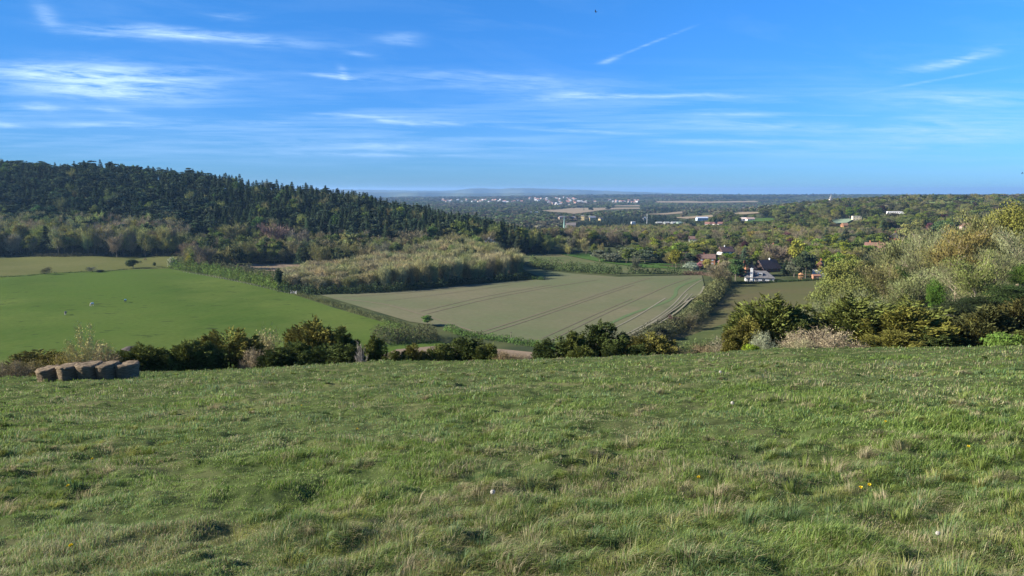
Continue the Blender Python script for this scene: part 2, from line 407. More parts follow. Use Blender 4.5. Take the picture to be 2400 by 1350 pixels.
FARF = {  # far fields by picture outline: (outline, colour key)
 'a': ([(1265,494),(1300,492),(1340,488),(1500,487),(1500,490),(1420,492),(1385,497),(1345,502),(1320,499),(1290,497)], 's'),
 'b': ([(1535,472),(1610,471),(1650,473),(1700,472),(1770,471),(1780,474),(1650,476),(1535,475)], 's'),
 'c': ([(1505,503),(1560,500),(1600,496),(1600,501),(1560,504)], 's'),
 'd': ([(1575,511),(1620,508),(1670,505),(1672,510),(1610,514)], 's'),
 'e': ([(1710,502),(1740,498),(1790,498),(1780,501),(1740,504)], 's'),
 'f': ([(1760,515),(1800,512),(1830,513),(1800,520),(1745,522)], 'g'),
 'g': ([(1735,487),(1830,488),(1835,490),(1740,489)], 's'),
 'h': ([(1950,517),(1985,513),(2000,516),(1985,524),(1955,526)], 'p'),
 'i': ([(1440,482),(1500,481),(1500,484),(1440,484)], 's'),
}
m_past = field_mat('pasture_grass', (.054, .094, .019), (.102, .136, .033), (.070, .114, .023), speck=.85, rowdir=R(20), rows=.25, spc=(.035, .05, .018))
m_past2 = field_mat('dry_pasture_grass', (.100, .108, .036), (.125, .127, .048), (.090, .106, .032), speck=.2)
m_crop = field_mat('young_crop', (.132, .136, .074), (.172, .152, .094), (.104, .134, .062), rowdir=R(-38), rows=1.2, mott=.03)
m_crop2 = field_mat('young_crop_green', (.092, .115, .048), (.138, .126, .066), (.078, .112, .042), mott=.03)
m_green = field_mat('lush_grass', (.055, .105, .026), (.072, .125, .034))
m_verge = field_mat('rough_verge', (.062, .082, .030), (.085, .10, .038), mott=.1)
m_stub = field_mat('stubble', (.19, .145, .10), (.235, .18, .125), mott=.08)
m_tan = field_mat('rough_pasture', (.115, .094, .052), (.09, .092, .04), (.082, .09, .036), mott=.05, speck=.5, spc=(.06, .055, .03))
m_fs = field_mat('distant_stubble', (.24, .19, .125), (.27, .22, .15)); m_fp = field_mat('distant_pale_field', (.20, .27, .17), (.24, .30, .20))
sheet('near_pasture', PASTURE, m_past, label='smooth green horse pasture on the valley floor')
sheet('far_pasture', PASTURE2, m_past2, label='paler yellowish pasture below the wood')
sheet('crop_field', CROP, m_crop, label='large field of thin young crop with tramlines')
sheet('far_crop_field', CROP2, m_crop2, .25, label='second crop field beyond the hedge')
sheet('green_margin', GREEN1[:6] + GREEN1[8:], m_green, .5, label='brighter green grass margin of the far crop field')
sheet('stubble_patch', STUBBLE, m_stub, label='small pinkish brown stubble patch behind the hedge')
sheet('rough_pasture', TAN, m_tan, label='brownish rough pasture right of the hedge')
sheet('hillfoot_verge', [(1560,808),(1700,760),(1760,800),(1700,850),(1560,850),(1480,825)], m_verge, .4, label='green verge under the thicket')
for k, (poly, c) in FARF.items():
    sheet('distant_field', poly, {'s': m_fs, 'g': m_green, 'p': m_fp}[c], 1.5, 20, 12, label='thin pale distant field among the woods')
# bare earth tracks and tramlines
def ribbon_obj(name, lines, mat, lift, label):
    V = []; Fq = []
    for pts, wd in lines:
        P = np.array([hit(x, y)[:2] for x, y in pts]); seg = []
        for i in range(len(P) - 1):
            n = max(2, int(np.hypot(*(P[i + 1] - P[i])) / 6))
            seg += [P[i] + (P[i + 1] - P[i]) * k / n for k in range(n)]
        seg.append(P[-1]); seg = np.array(seg)
        for _ in range(6): seg[1:-1] = (seg[:-2] + seg[1:-1] * 2 + seg[2:]) / 4
        d = np.gradient(seg, axis=0); d /= np.hypot(d[:, 0], d[:, 1])[:, None] + 1e-9; nr = np.stack([-d[:, 1], d[:, 0]], 1)
        wv = wd / 2 * (.7 + .6 * fbm(seg[:, 0] * .2, seg[:, 1] * .2, 2))[:, None]
        a = seg + nr * wv; b = seg - nr * wv; base = len(V)
        za = H(a[:, 0], a[:, 1], False) + lift; zb = H(b[:, 0], b[:, 1], False) + lift
        for k in range(len(seg)): V += [(a[k, 0], a[k, 1], za[k]), (b[k, 0], b[k, 1], zb[k])]
        Fq += [(base + 2 * k, base + 2 * k + 1, base + 2 * k + 3, base + 2 * k + 2) for k in range(len(seg) - 1)]
    me = bpy.data.meshes.new(name); me.from_pydata(V, [], Fq); me.materials.append(mat); me.update()
    o = link(bpy.data.objects.new(name, me)); tag(o, label, kind='structure'); return o
m_soil = field_mat('track_soil', (.155, .135, .092), (.175, .15, .10)); m_pale = field_mat('pale_track_soil', (.19, .18, .125), (.23, .21, .15)); m_gl = field_mat('green_line', (.098, .140, .062), (.108, .150, .068))
ribbon_obj('wheel_tracks', [([(1095,790),(1240,745),(1360,705),(1480,665),(1525,652)], .8), ([(1125,788),(1240,752),(1365,709),(1485,669)], .8),
    ([(1000,737),(1150,700),(1300,672),(1400,657)], .8), ([(985,732),(1130,697),(1290,669)], .7),
    ([(780,700),(900,712),(1010,745),(1130,785)], 1.0), ([(1290,800),(1400,745),(1500,700),(1570,668),(1620,652)], .6),
    ([(1270,795),(1380,745),(1480,702)], .5), ([(800,698),(960,688),(1110,672),(1240,660)], .7), ([(900,707),(1060,688),(1200,668)], .5)], m_soil, .34, 'reddish wheel tracks crossing the crop field')
ribbon_obj('pale_tracks', [([(1455,792),(1530,752),(1580,715),(1600,690),(1620,672),(1645,657)], .6), ([(1480,785),(1545,748),(1590,715),(1612,690)], .6), ([(1500,775),(1560,742),(1602,712),(1622,690)], .5),
    ([(1540,762),(1585,735),(1622,700)], .8), ([(1420,780),(1490,745),(1560,700)], .7), ([(1600,712),(1640,695),(1650,672)], .9)], m_pale, .36, 'pale curved tractor tracks at the end of the crop field')
ribbon_obj('green_strip', [([(1400,775),(1480,735),(1560,712),(1590,692),(1577,680),(1600,668),(1640,655)], 2.0)], m_gl, .32, 'narrow greener strip winding through the crop')

# ================================================================== vegetation templates
def unit(n, g):
    v = g.normal(size=(n, 3)); return v / np.linalg.norm(v, axis=1)[:, None]
def cards(C, D, N, L, Wd, g, fold=.0, taper=.6):
    """quads centred at C, long axis D, facing N; L, Wd sizes"""
    n = len(C); D = D / (np.linalg.norm(D, axis=1)[:, None] + 1e-9)
    S = np.cross(D, N); S /= np.linalg.norm(S, axis=1)[:, None] + 1e-9
    L = np.broadcast_to(L, (n,))[:, None] / 2; Wd = np.broadcast_to(Wd, (n,))[:, None] / 2
    V = np.stack([C - D * L - S * Wd, C - D * L + S * Wd, C + D * L + S * Wd * taper, C + D * L - S * Wd * taper], 1).reshape(-1, 3)
    Q = np.arange(n * 4).reshape(n, 4)
    return V, Q
def prisms(segs):
    """segs: (n,8) p0 p1 r0 r1 -> three sided tapering prisms"""
    s = np.array(segs, float); p0, p1, r0, r1 = s[:, :3], s[:, 3:6], s[:, 6:7], s[:, 7:8]
    d = p1 - p0; d /= np.linalg.norm(d, axis=1)[:, None] + 1e-9
    ref = np.where(np.abs(d[:, 2:3]) > .9, [[1, 0, 0]], [[0, 0, 1]]); a = np.cross(d, ref); a /= np.linalg.norm(a, axis=1)[:, None] + 1e-9; b = np.cross(d, a)
    V = []
    for p, r in ((p0, r0), (p1, r1)):
        for k in range(3):
            t = 2 * math.pi * k / 3; V.append(p + (a * math.cos(t) + b * math.sin(t)) * r)
    V = np.stack(V, 1).reshape(-1, 3); o = np.arange(len(s))[:, None] * 6
    Q = np.concatenate([o + np.array([[k, (k + 1) % 3, 3 + (k + 1) % 3, 3 + k]]) for k in range(3)])
    return V, Q
class Tpl:
    """template: crown arrays + trunk arrays, turned into meshes on demand; nominal height h, width w"""
    def __init__(s, name, crown, trunk, h, w, cm, tm):
        s.name = name; s.h = h; s.w = w; s.cm = cm; s.tm = tm; s.crown = crown; s.trunk = trunk; s._m = {}
    def mesh(s, what):
        if what in s._m: return s._m[what]
        if what == 'crown': V, Q, var = s.crown; me = np_mesh(s.name + '_crown', V, [Q], [s.cm], {'var': ('POINT', 'FLOAT', var)})
        elif what == 'trunk': V, Q = s.trunk; me = np_mesh(s.name + '_trunk', V, [Q], [s.tm])
        else:
            V, Q, var = s.crown; V2, Q2 = s.trunk
            me = np_mesh(s.name, np.vstack([V, V2]), [np.vstack([Q, Q2 + len(V)])], [s.cm, s.tm], {'var': ('POINT', 'FLOAT', np.concatenate([var, np.full(len(V2), .5)]))},
                         np.concatenate([np.zeros(len(Q)), np.ones(len(Q2))]))
        s._m[what] = me; return me
def rep4(a): return np.repeat(a, 4)
def limbs(g, h, spread, n=9, r=.28, lean=0., start=.25):
    segs = []; tips = []
    top = np.array([g.normal() * lean, g.normal() * lean, h * .8]); k = 5; pts = [np.array([0, 0, -.5])]
    for i in range(1, k + 1):
        pts.append(top * i / k + np.append(g.normal(size=2) * h * .012, 0))
    for i in range(k): segs.append([*pts[i], *pts[i + 1], r * (1 - i / k * .85), r * (1 - (i + 1) / k * .85)])
    for j in range(n):
        t = start + (1 - start) * .85 * (j + g.random()) / n; b = pts[0] + (pts[-1] - pts[0]) * t; a = g.random() * 6.28
        ln = spread * (.6 + .5 * g.random()) * (1.1 - .5 * t); up = .35 + .6 * t + .3 * g.random()
        d = np.array([math.cos(a), math.sin(a), up]); p = b; rr_ = r * .42 * (1 - t * .5)
        for q in range(3):
            e = p + d * ln / 3; segs.append([*p, *e, rr_ * (1 - q * .3), rr_ * (.7 - q * .3) + .01]); p = e
            d = d + np.array([g.normal() * .2, g.normal() * .2, .12]); tips.append((e, d / np.linalg.norm(d), rr_ * (.7 - q * .3)))
    return segs, tips
def t_broad(name, seed, h=14, w=10, n=2600, nc=34, card=.62, base=.22, cm=None, flat=1., twig=False, tm=None):
    g = np.random.default_rng(seed); segs, _ = limbs(g, h, w * .36, 7)
    cz = h * (1 + base) / 2; rz = h * (1 - base) / 2; R_ = w / 2
    u = unit(nc, g); u[:, 2] = u[:, 2] * .95 + .05; rad = g.random(nc) ** .4 * .78
    cc = u * rad[:, None] * np.array([R_, R_, rz]) + np.array([0, 0, cz]); cr = (.20 + .17 * g.random(nc)) * w * .75
    k = g.integers(0, nc, n); v = unit(n, g); v[:, 2] = np.where(v[:, 2] < -.3, -v[:, 2] * .5, v[:, 2])
    C = cc[k] + v * cr[k][:, None] * (g.random(n) ** .28)[:, None] * np.array([1, 1, .82 * flat])
    N = v * .9 + unit(n, g) * .8
    D = np.cross(N, unit(n, g))
    s = card * (.6 + .8 * g.random(n))
    V, Q = cards(C, D, N, s, s * .7, g)
    var = np.clip(.5 + (g.random(nc)[k] - .5) * .6 + (g.random(n) - .5) * .7, 0, 1)
    return Tpl(name, (V, Q, rep4(var)), prisms(segs), h, w, cm or M_LEAF, tm or M_BARK)
def t_conifer(name, seed, h=22, w=7, whorl=20, per=8):
    g = np.random.default_rng(seed); C = []; D = []; N = []; L = []; Wd = []; va = []
    for i in range(whorl):
        t = (i + g.random() * .5) / whorl; z = h * (.10 + .88 * t); rad = w / 2 * (1 - t) ** .75 * (.8 + .35 * g.random()) + .25
        for j in range(per):
            a = (j + g.random() * .8) / per * 6.283 + i; rj = rad * (.75 + .4 * g.random()); v = g.random() * .6 + .2
            for q in range(4):
                f = (q + .6) / 4; p = np.array([math.cos(a) * rj * f, math.sin(a) * rj * f, z - rj * f * f * .30 + .12 * rj * f])
                C.append(p + g.normal(size=3) * .12); D.append([math.cos(a + g.normal() * .35), math.sin(a + g.normal() * .35), -.35 * f + .15 + g.normal() * .15]); N.append([g.normal() * .4, g.normal() * .4, 1])
                L.append(rj * .42 + .35); Wd.append((.35 + .45 * (1 - f)) * (.7 + .12 * rj)); va.append(v + .25 * g.random())
                if q > 0:
                    C.append(p + np.array([0, 0, -.25])); D.append([math.cos(a), math.sin(a), -1.0 + g.normal() * .3]); N.append([math.cos(a + .5), math.sin(a + .5), .3]); L.append(.8); Wd.append(.5); va.append(v * .8 + .2 * g.random())
    C, D, N = np.array(C), np.array(D), np.array(N)
    V, Q = cards(C, D, N, np.array(L), np.array(Wd), g, taper=.35)
    segs = [[0, 0, -.5, 0, 0, h * .5, .25, .15], [0, 0, h * .5, 0, 0, h * .985, .15, .03]]
    return Tpl(name, (V, Q, rep4(np.clip(va, 0, 1))), prisms(segs), h, w, M_NEEDLE, M_DARKBARK)
def t_pine(name, seed, h=20, w=9):
    t = t_broad(name, seed, h, w, 1700, 20, .75, .38, M_NEEDLE, .55); t.tm = M_BARK; return t
def t_bare(name, seed, h=14, w=10, n=2300, base=.2, tw=.11, tl=1.3, nl=14, tm=None, r=.26, upb=.45, leafy=0.25):
    """leafless or budding tree: limbs, boughs and a haze of fine twigs"""
    g = np.random.default_rng(seed); segs, tips = limbs(g, h, w * .42, nl, r)
    cz = h * (1 + base) / 2; rz = h * (1 - base) / 2; R_ = w / 2
    sub = []
    for e, d, r_ in tips:
        for _ in range(4):
            dd = d + unit(1, g)[0] * .7; dd[2] = abs(dd[2]) * .8 + .15; e2 = e + dd * w * .13
            segs.append([*e, *e2, max(.03, r_ * .6), .025]); sub.append(e2)
    nc = 30; u = unit(nc, g); cc = np.vstack([u * (g.random(nc) ** .35 * .75)[:, None] * np.array([R_, R_, rz]) + [0, 0, cz], np.array(sub)])
    k = g.integers(0, len(cc), n); v = unit(n, g); C = cc[k] + v * w * .13 * (g.random(n) ** .4)[:, None]
    o = (C - np.array([0, 0, h * .35])); o /= np.linalg.norm(o, axis=1)[:, None] + 1e-6
    D = o + unit(n, g) * .65 + np.array([0, 0, upb]); N = unit(n, g)
    lf = g.random(n) < leafy
    L = np.where(lf, .35, tl) * (.6 + .8 * g.random(n)); Wd = np.where(lf, .28, tw) * (.7 + .6 * g.random(n))
    V, Q = cards(C, D, N, L, Wd, g, taper=.4)
    var = np.clip(.5 + (g.random(len(cc))[k] - .5) * .5 + (g.random(n) - .5) * .8, 0, 1)
    return Tpl(name, (V, Q, rep4(var)), prisms(segs), h, w, M_TWIG, tm or M_BARK)
def t_coppice(name, seed, h=10, w=6, n=1500, stems=9):
    g = np.random.default_rng(seed); segs = []; C = []; D = []
    for j in range(stems):
        a = g.random() * 6.28; sp = w * .42 * g.random() ** .6; p = np.array([math.cos(a) * .3, math.sin(a) * .3, -.4]); r_ = .09
        for q in range(5):
            f = (q + 1) / 5; e = np.array([math.cos(a) * sp * f ** 1.1, math.sin(a) * sp * f ** 1.1, h * .95 * f]) + g.normal(size=3) * .15
            segs.append([*p, *e, r_, r_ * .72]); r_ *= .72
            m = int(n / stems * f / 3)
            t = g.random(m)[:, None]; C.append(p + (e - p) * t + g.normal(size=(m, 3)) * [.8, .8, .5] * (.5 + .5 * f)); D.append(np.array([math.cos(a) * .3, math.sin(a) * .3, 1]) + unit(m, g) * .55)
            p = e
    C = np.vstack(C); D = np.vstack(D); m = len(C); V, Q = cards(C, D, unit(m, g), .9 + .7 * g.random(m), .06 + .07 * g.random(m), g, taper=.3)
    return Tpl(name, (V, Q, rep4(g.random(m))), prisms(segs), h, w, M_TWIG, M_BARK)
def t_yew(name, seed, h=4.5, w=4.5, lobes=22, n=15000, card=.165, wide=.55):
    """dense evergreen built of upright pointed lobes with sprays of needles"""
    g = np.random.default_rng(seed)
    a = g.random(lobes) * 6.283; rad = g.random(lobes) ** .6 * w * .40; hh = h * (1 - (rad / (w * .5)) ** 2 * .34) * (.78 + .24 * g.random(lobes)); hh[0] = h; rad[0] = 0
    bx, by = np.cos(a) * rad, np.sin(a) * rad; lw = (.15 + .11 * g.random(lobes)) * w
    k = g.integers(0, lobes, n); t = g.random(n) ** .8; ph = g.random(n) * 6.283
    env = np.sqrt(np.clip(1 - t ** 2.6, 0, 1)) * (.75 + .25 * np.sin(t * 9 + k)) + .05
    rr_ = lw[k] * env * (g.random(n) ** .25)
    C = np.stack([bx[k] * (1 + .15 * t) + np.cos(ph) * rr_, by[k] * (1 + .15 * t) + np.sin(ph) * rr_, .05 * h + hh[k] * .95 * t], 1)
    # tufts: gather cards round random tuft centres
    tc = g.integers(0, n, n // 9); jj = g.integers(0, len(tc), n); C2 = C[tc][jj] + g.normal(size=(n, 3)) * .10
    C = np.where((g.random(n) < .75)[:, None], C2, C); ph = np.arctan2(C[:, 1], C[:, 0])
    O = np.stack([np.cos(ph), np.sin(ph), np.full(n, .8)], 1)
    D = O + unit(n, g) * .75; N = np.stack([np.cos(ph), np.sin(ph), np.full(n, .5)], 1) + unit(n, g) * .9
    s = card * (.5 + g.random(n)); V, Q = cards(C, D, N, s * 1.25, s * .48, g, taper=.25)
    tv = g.random(len(tc))[jj]; var = np.clip(.5 + (tv - .5) * .7 + (g.random(n) - .5) * .5, 0, 1)
    V[:, :2] *= 1.0
    segs = [[0, 0, -.5, g.normal() * .1, g.normal() * .1, h * .6, .14, .05]]
    for j in range(lobes): segs.append([bx[j] * .3, by[j] * .3, 0.1, bx[j], by[j], hh[j] * .7, .06, .02])
    return Tpl(name, (V, Q, rep4(var)), prisms(segs), h, w, M_NEEDLE, M_DARKBARK)
def t_scrub(name, seed, h=3, w=4, n=5200, stems=50, bud=.35, tw=.018, pale=True, upright=.4):
    """leafless bush: many arching stems, fine twigs and small buds"""
    g = np.random.default_rng(seed); segs = []; C = []; D = []
    for j in range(stems):
        a = g.random() * 6.28; sp = w * .5 * (g.random() ** .6); p = np.array([math.cos(a) * sp * .35, math.sin(a) * sp * .35, -.2]); r_ = .022; hj = h * (.65 + .35 * g.random()) * math.sqrt(max(.1, 1 - (sp / (w * .56)) ** 2))
        for q in range(5):
            f = (q + 1) / 5; e = np.array([math.cos(a) * sp * f ** upright, math.sin(a) * sp * f ** upright, hj * f]) + g.normal(size=3) * .07 * w / 4
            segs.append([*p, *e, r_, r_ * .75]); r_ *= .75; m = int(n / stems / 4 * (.4 + f))
            t = g.random(m)[:, None]; C.append(p + (e - p) * t + g.normal(size=(m, 3)) * .16 * w / 4); D.append((e - p) / np.linalg.norm(e - p) + unit(m, g) * .8)
            p = e
    C = np.vstack(C); D = np.vstack(D); m = len(C); lf = g.random(m) < bud
    V, Q = cards(C, D, unit(m, g), np.where(lf, .07, .30) * (.6 + .8 * g.random(m)), np.where(lf, .06, tw), g, taper=.5)
    return Tpl(name, (V, Q, rep4(np.where(lf, .7 + .3 * g.random(m), .1 + .5 * g.random(m)))), prisms(segs), h, w, M_TWIG, M_PALEBARK if pale else M_BARK)

def put(t, pos, hgt, wid, tint, name, label=None, cat='tree', group=None, rz=None, parts=True, crown_name='crown', trunk_name='trunk', kind=None):
    sc_ = (wid / t.w, wid / t.w, hgt / t.h); rz = random.random() * 6.283 if rz is None else rz
    if parts:
        root = bpy.data.objects.new(name, None); root.empty_display_size = .5; COL.objects.link(root)
        a = link(bpy.data.objects.new(trunk_name, t.mesh('trunk')), root); b = link(bpy.data.objects.new(crown_name, t.mesh('crown')), root)
        b['tint'] = [float(c) for c in tint]
    else:
        root = bpy.data.objects.new(name, t.mesh('all')); COL.objects.link(root); root['tint'] = [float(c) for c in tint]
    root.location = [float(c) for c in pos]; root.scale = sc_; root.rotation_euler = (0, 0, rz)
    tag(root, label, cat, group, kind); return root
def jit(c, a=.15):
    k = 1 + random.uniform(-a, a); return tuple(max(.004, x * k * (1 + random.uniform(-a * .35, a * .35))) for x in c)

TC = [t_conifer('spruce_a', 11), t_conifer('spruce_b', 12, 24, 7.5, 22), t_conifer('spruce_c', 13, 20, 6.5, 18), t_conifer('spruce_d', 14, 22, 8.5, 17)]
TP = [t_pine('pine_a', 21), t_pine('pine_b', 22, 19, 8.5), t_pine('pine_c', 23, 21, 9)]
TB = [t_broad('broadleaf_a', 31), t_broad('broadleaf_b', 32, nc=26, base=.16), t_broad('broadleaf_c', 33, nc=44, base=.2), t_broad('broadleaf_d', 34, nc=20)]
TD = [t_broad('dome_a', 36, 8, 10, 2600, 40, .5, .02, flat=1), t_broad('dome_b', 37, 8, 10, 2600, 30, .5, .02)]
TW = [t_bare('leafless_a', 41), t_bare('leafless_b', 42), t_bare('leafless_c', 43, nl=18), t_bare('leafless_d', 44, leafy=.5)]
TK = [t_coppice('coppice_a', 51), t_coppice('coppice_b', 52), t_coppice('coppice_c', 53, stems=7)]
TF = [t_broad('far_a', 61, n=170, nc=12, card=2.6, base=.05), t_broad('far_b', 62, n=170, nc=9, card=2.6, base=.05), t_conifer('far_c', 63, 17, 7, 7, 6)]
K_ = {'conifer': TC, 'pine': TP, 'broad': TB, 'dome': TD, 'bare': TW, 'coppice': TK}

SPR = (.048, .070, .036); PIN = (.062, .084, .045)
GREENS = [(.108, .145, .040), (.145, .180, .050), (.175, .210, .046), (.140, .150, .055)]
BUDS = [(.215, .205, .075), (.235, .225, .08), (.19, .19, .085), (.21, .24, .075)]
BROWNS = [(.20, .170, .095), (.225, .19, .115), (.18, .158, .10)]
BRIGHT = [(.22, .26, .035), (.15, .23, .03), (.26, .25, .045)]

# ================================================================== scatter of the woods
ALLF = [PASTURE[:14], PASTURE2, CROP, CROP2, GREEN1[:6], STUBBLE, TAN] + [p for p, c in FARF.values()]
HOUSE_BOXES = [(1738,1818,600,660),(1636,1680,594,620),(1684,1722,566,592),(1765,1832,594,630),(1866,1938,605,660),(2074,2120,484,502),(1994,2020,500,514),
               (2026,2074,558,592),(2078,2112,544,566),(1970,1988,520,534),(2250,2300,520,536),(1650,1696,516,528),(1300,1412,496,516),(1476,1520,511,524),(1536,1592,510,522),(1615,1632,552,564),(1628,1662,505,516),(1738,1768,507,516),(1236,1264,489,498),(1315,1329,502,537)]
def cells(u0, u1, Y0, Y1, du, dY):
    nY = max(1, int(math.log(Y1 / Y0) / dY)); Yc = Y0 * np.exp(np.arange(nY) * dY); xs = []; ys = []
    for i, y in enumerate(Yc):
        n = int((u1 - u0) / du); uu = u0 + (np.arange(n) + rng.random(n)) * du; yv = y * (1 + (rng.random(n) - .5) * dY); xs.append(uu * yv); ys.append(yv)
    return np.concatenate(xs), np.concatenate(ys)
def scatter(topoly, Y0, Y1, sp, hr, wr, mixf, keep=1., du=None, dY=None, over=0.):
    pxs = [p[0] for p in topoly]; u0 = (min(pxs) - 1200) / F - .02; u1 = (max(pxs) - 1200) / F + .02; Ym = math.sqrt(Y0 * Y1)
    x, y = cells(u0, u1, Y0, Y1, du or sp / Ym, dY or sp / Ym)
    m = rng.random(len(x)) < keep; x, y = x[m], y[m]; z = H(x, y, False)
    h = hr[0] + (hr[1] - hr[0]) * rng.random(len(x)); wd = h * (wr[0] + (wr[1] - wr[0]) * rng.random(len(x)))
    px, pt = project(x, y, z + h * .96); _, pb = project(x, y, z)
    ok = in_poly(px, pt + np.minimum(np.abs(rng.normal(size=len(px))) * over, over * 2.2), topoly)
    hw = wd / 2 / y * F * .7
    for f in ALLF:
        for dx in (-1, 0, 1):
            for q in (0.08, .3, .55, .8): ok &= ~in_poly(px + dx * hw, pb + (pt - pb) * q, f)
    for (a, b, c, d) in HOUSE_BOXES:   # do not hide the houses that the photograph shows
        ok &= ~((px + hw > a) & (px - hw < b) & (pt < d - 3) & (pb > d + 1))
    idx = np.where(ok)[0]
    out = []
    for i in idx:
        kd, tint = mixf(px[i], pt[i], x[i], y[i]); out.append([kd, x[i], y[i], z[i] - .2, h[i], wd[i], jit(tint, .22), h[i] / y[i]])
    return out
def pick(ws):
    r = random.random() * sum(w for w, *_ in ws)
    for w_, k, t in ws:
        r -= w_
        if r <= 0: return k, (random.choice(t) if isinstance(t, list) else t)
    return ws[-1][1], ws[-1][2][0]

def stuff(name, items, tpls, label):
    """one object for a wood that reads as a mass: instances on points"""
    V = [(a[1], a[2], a[3]) for a in items]; me = bpy.data.meshes.new(name); me.from_pydata(V, [], [])
    def attr(n, typ, data):
        at_ = me.attributes.new(n, typ, 'POINT'); key = {'FLOAT': 'value', 'INT': 'value', 'FLOAT_VECTOR': 'vector', 'FLOAT_COLOR': 'color'}[typ]
        at_.data.foreach_set(key, np.asarray(data, np.int32 if typ == 'INT' else np.float32).ravel())
    ids = []; sc_ = []
    for a in items:
        c = [i for i, (k, t, o) in enumerate(tpls) if k == a[0]] or [0]; i = random.choice(c); ids.append(i); t = tpls[i][1]; sc_.append((a[5] / t.w, a[5] / t.w, a[4] / t.h))
    attr('which', 'INT', ids); attr('size', 'FLOAT_VECTOR', sc_); attr('spin', 'FLOAT', [random.random() * 6.28 for _ in items]); attr('tint', 'FLOAT_COLOR', [(*a[6], 1) for a in items])
    o = link(bpy.data.objects.new(name, me)); tag(o, label, kind='stuff')
    ng = bpy.data.node_groups.new(name, 'GeometryNodeTree'); ng.interface.new_socket('Geometry', in_out='INPUT', socket_type='NodeSocketGeometry'); ng.interface.new_socket('Geometry', in_out='OUTPUT', socket_type='NodeSocketGeometry')
    N = ng.nodes; L = ng.links; gi = N.new('NodeGroupInput'); go = N.new('NodeGroupOutput'); jn = N.new('GeometryNodeJoinGeometry')
    def named(n, dt):
        q = N.new('GeometryNodeInputNamedAttribute'); q.data_type = dt; q.inputs['Name'].default_value = n; return q.outputs[0]
    wn = named('which', 'INT'); sn = named('size', 'FLOAT_VECTOR'); rn = named('spin', 'FLOAT'); cx = N.new('ShaderNodeCombineXYZ'); L.new(rn, cx.inputs[2]); er = N.new('FunctionNodeEulerToRotation'); L.new(cx.outputs[0], er.inputs[0])
    mp = N.new('GeometryNodeMeshToPoints'); L.new(gi.outputs[0], mp.inputs[0])
    for i, (k, t, src) in enumerate(tpls):
        cp = N.new('FunctionNodeCompare'); cp.data_type = 'INT'; cp.operation = 'EQUAL'; L.new(wn, cp.inputs['A'] if cp.inputs['A'].type == 'INT' else cp.inputs[2]); cp.inputs[3].default_value = i
        oi = N.new('GeometryNodeObjectInfo'); oi.inputs['Object'].default_value = src; oi.inputs['As Instance'].default_value = True; oi.transform_space = 'ORIGINAL'
        ip = N.new('GeometryNodeInstanceOnPoints'); L.new(mp.outputs[0], ip.inputs['Points']); L.new(cp.outputs[0], ip.inputs['Selection']); L.new(oi.outputs['Geometry'], ip.inputs['Instance']); L.new(er.outputs[0], ip.inputs['Rotation']); L.new(sn, ip.inputs['Scale'])
        L.new(ip.outputs[0], jn.inputs[0])
    L.new(jn.outputs[0], go.inputs[0])
    md = o.modifiers.new('wood', 'NODES'); md.node_group = ng; return o

# --- the dark wood on the left hill
W1 = [(-420,380),(-150,376),(0,374),(60,376),(130,386),(200,382),(300,384),(380,396),(450,402),(520,412),(620,430),(700,436),(760,444),(850,450),(885,468),(980,482),(1050,498),(1110,508),(1150,520),(1230,533),(1300,548),(1300,580),(1120,575),(1000,548),(850,545),(700,548),(560,545),(450,572),(410,520),(-420,505)]
W1b = [(-420,498),(0,500),(60,498),(200,503),(420,502),(440,560),(430,585),(-420,585)]
W1c = [(425,545),(560,520),(700,525),(850,540),(1000,535),(1130,530),(1250,545),(1380,560),(1440,582),(1300,590),(1130,590),(1000,600),(760,612),(600,600),(430,600)]
def mixW1(px, pt, x, y):
    n = vnoise(np.array([x * .02]), np.array([y * .02 + px * .001]))[0]
    if px < 500: return pick([(60, 'pine', PIN), (26, 'conifer', SPR), (3, 'broad', GREENS[:2]), (3, 'bare', BUDS), (1, 'broad', (.07, .12, .04))])
    return pick([(62, 'conifer', SPR), (24, 'pine', PIN), (4 + 12 * (pt > 520), 'broad', GREENS), (3 + 14 * (pt > 520), 'bare', BUDS), (1.5, 'broad', (.08, .14, .04))])
def mixW1b(px, pt, x, y): return pick([(60, 'bare', [tuple(q * 1.35 for q in c) for c in BUDS + BROWNS]), (8, 'broad', (.2, .19, .05)), (5, 'conifer', SPR)])
def mixW1c(px, pt, x, y): return pick([(36, 'bare', BUDS), (16, 'bare', BROWNS), (18, 'broad', GREENS), (12, 'conifer', SPR), (14, 'broad', [(.08, .09, .04), (.06, .075, .035)]), (2, 'broad', (.12, .16, .04))])
wood = scatter(W1, 575, 960, 8.5, (15, 26), (.36, .52), mixW1, over=7.)
for a in wood:
    if a[0] in ('pine', 'broad', 'bare'): a[5] *= 1.15; a[4] *= .9
fringe = scatter(W1b, 548, 625, 8.0, (15, 23), (.5, .75), mixW1b, over=4.) + scatter(W1c, 470, 700, 9.0, (9, 18), (.6, .85), mixW1c)
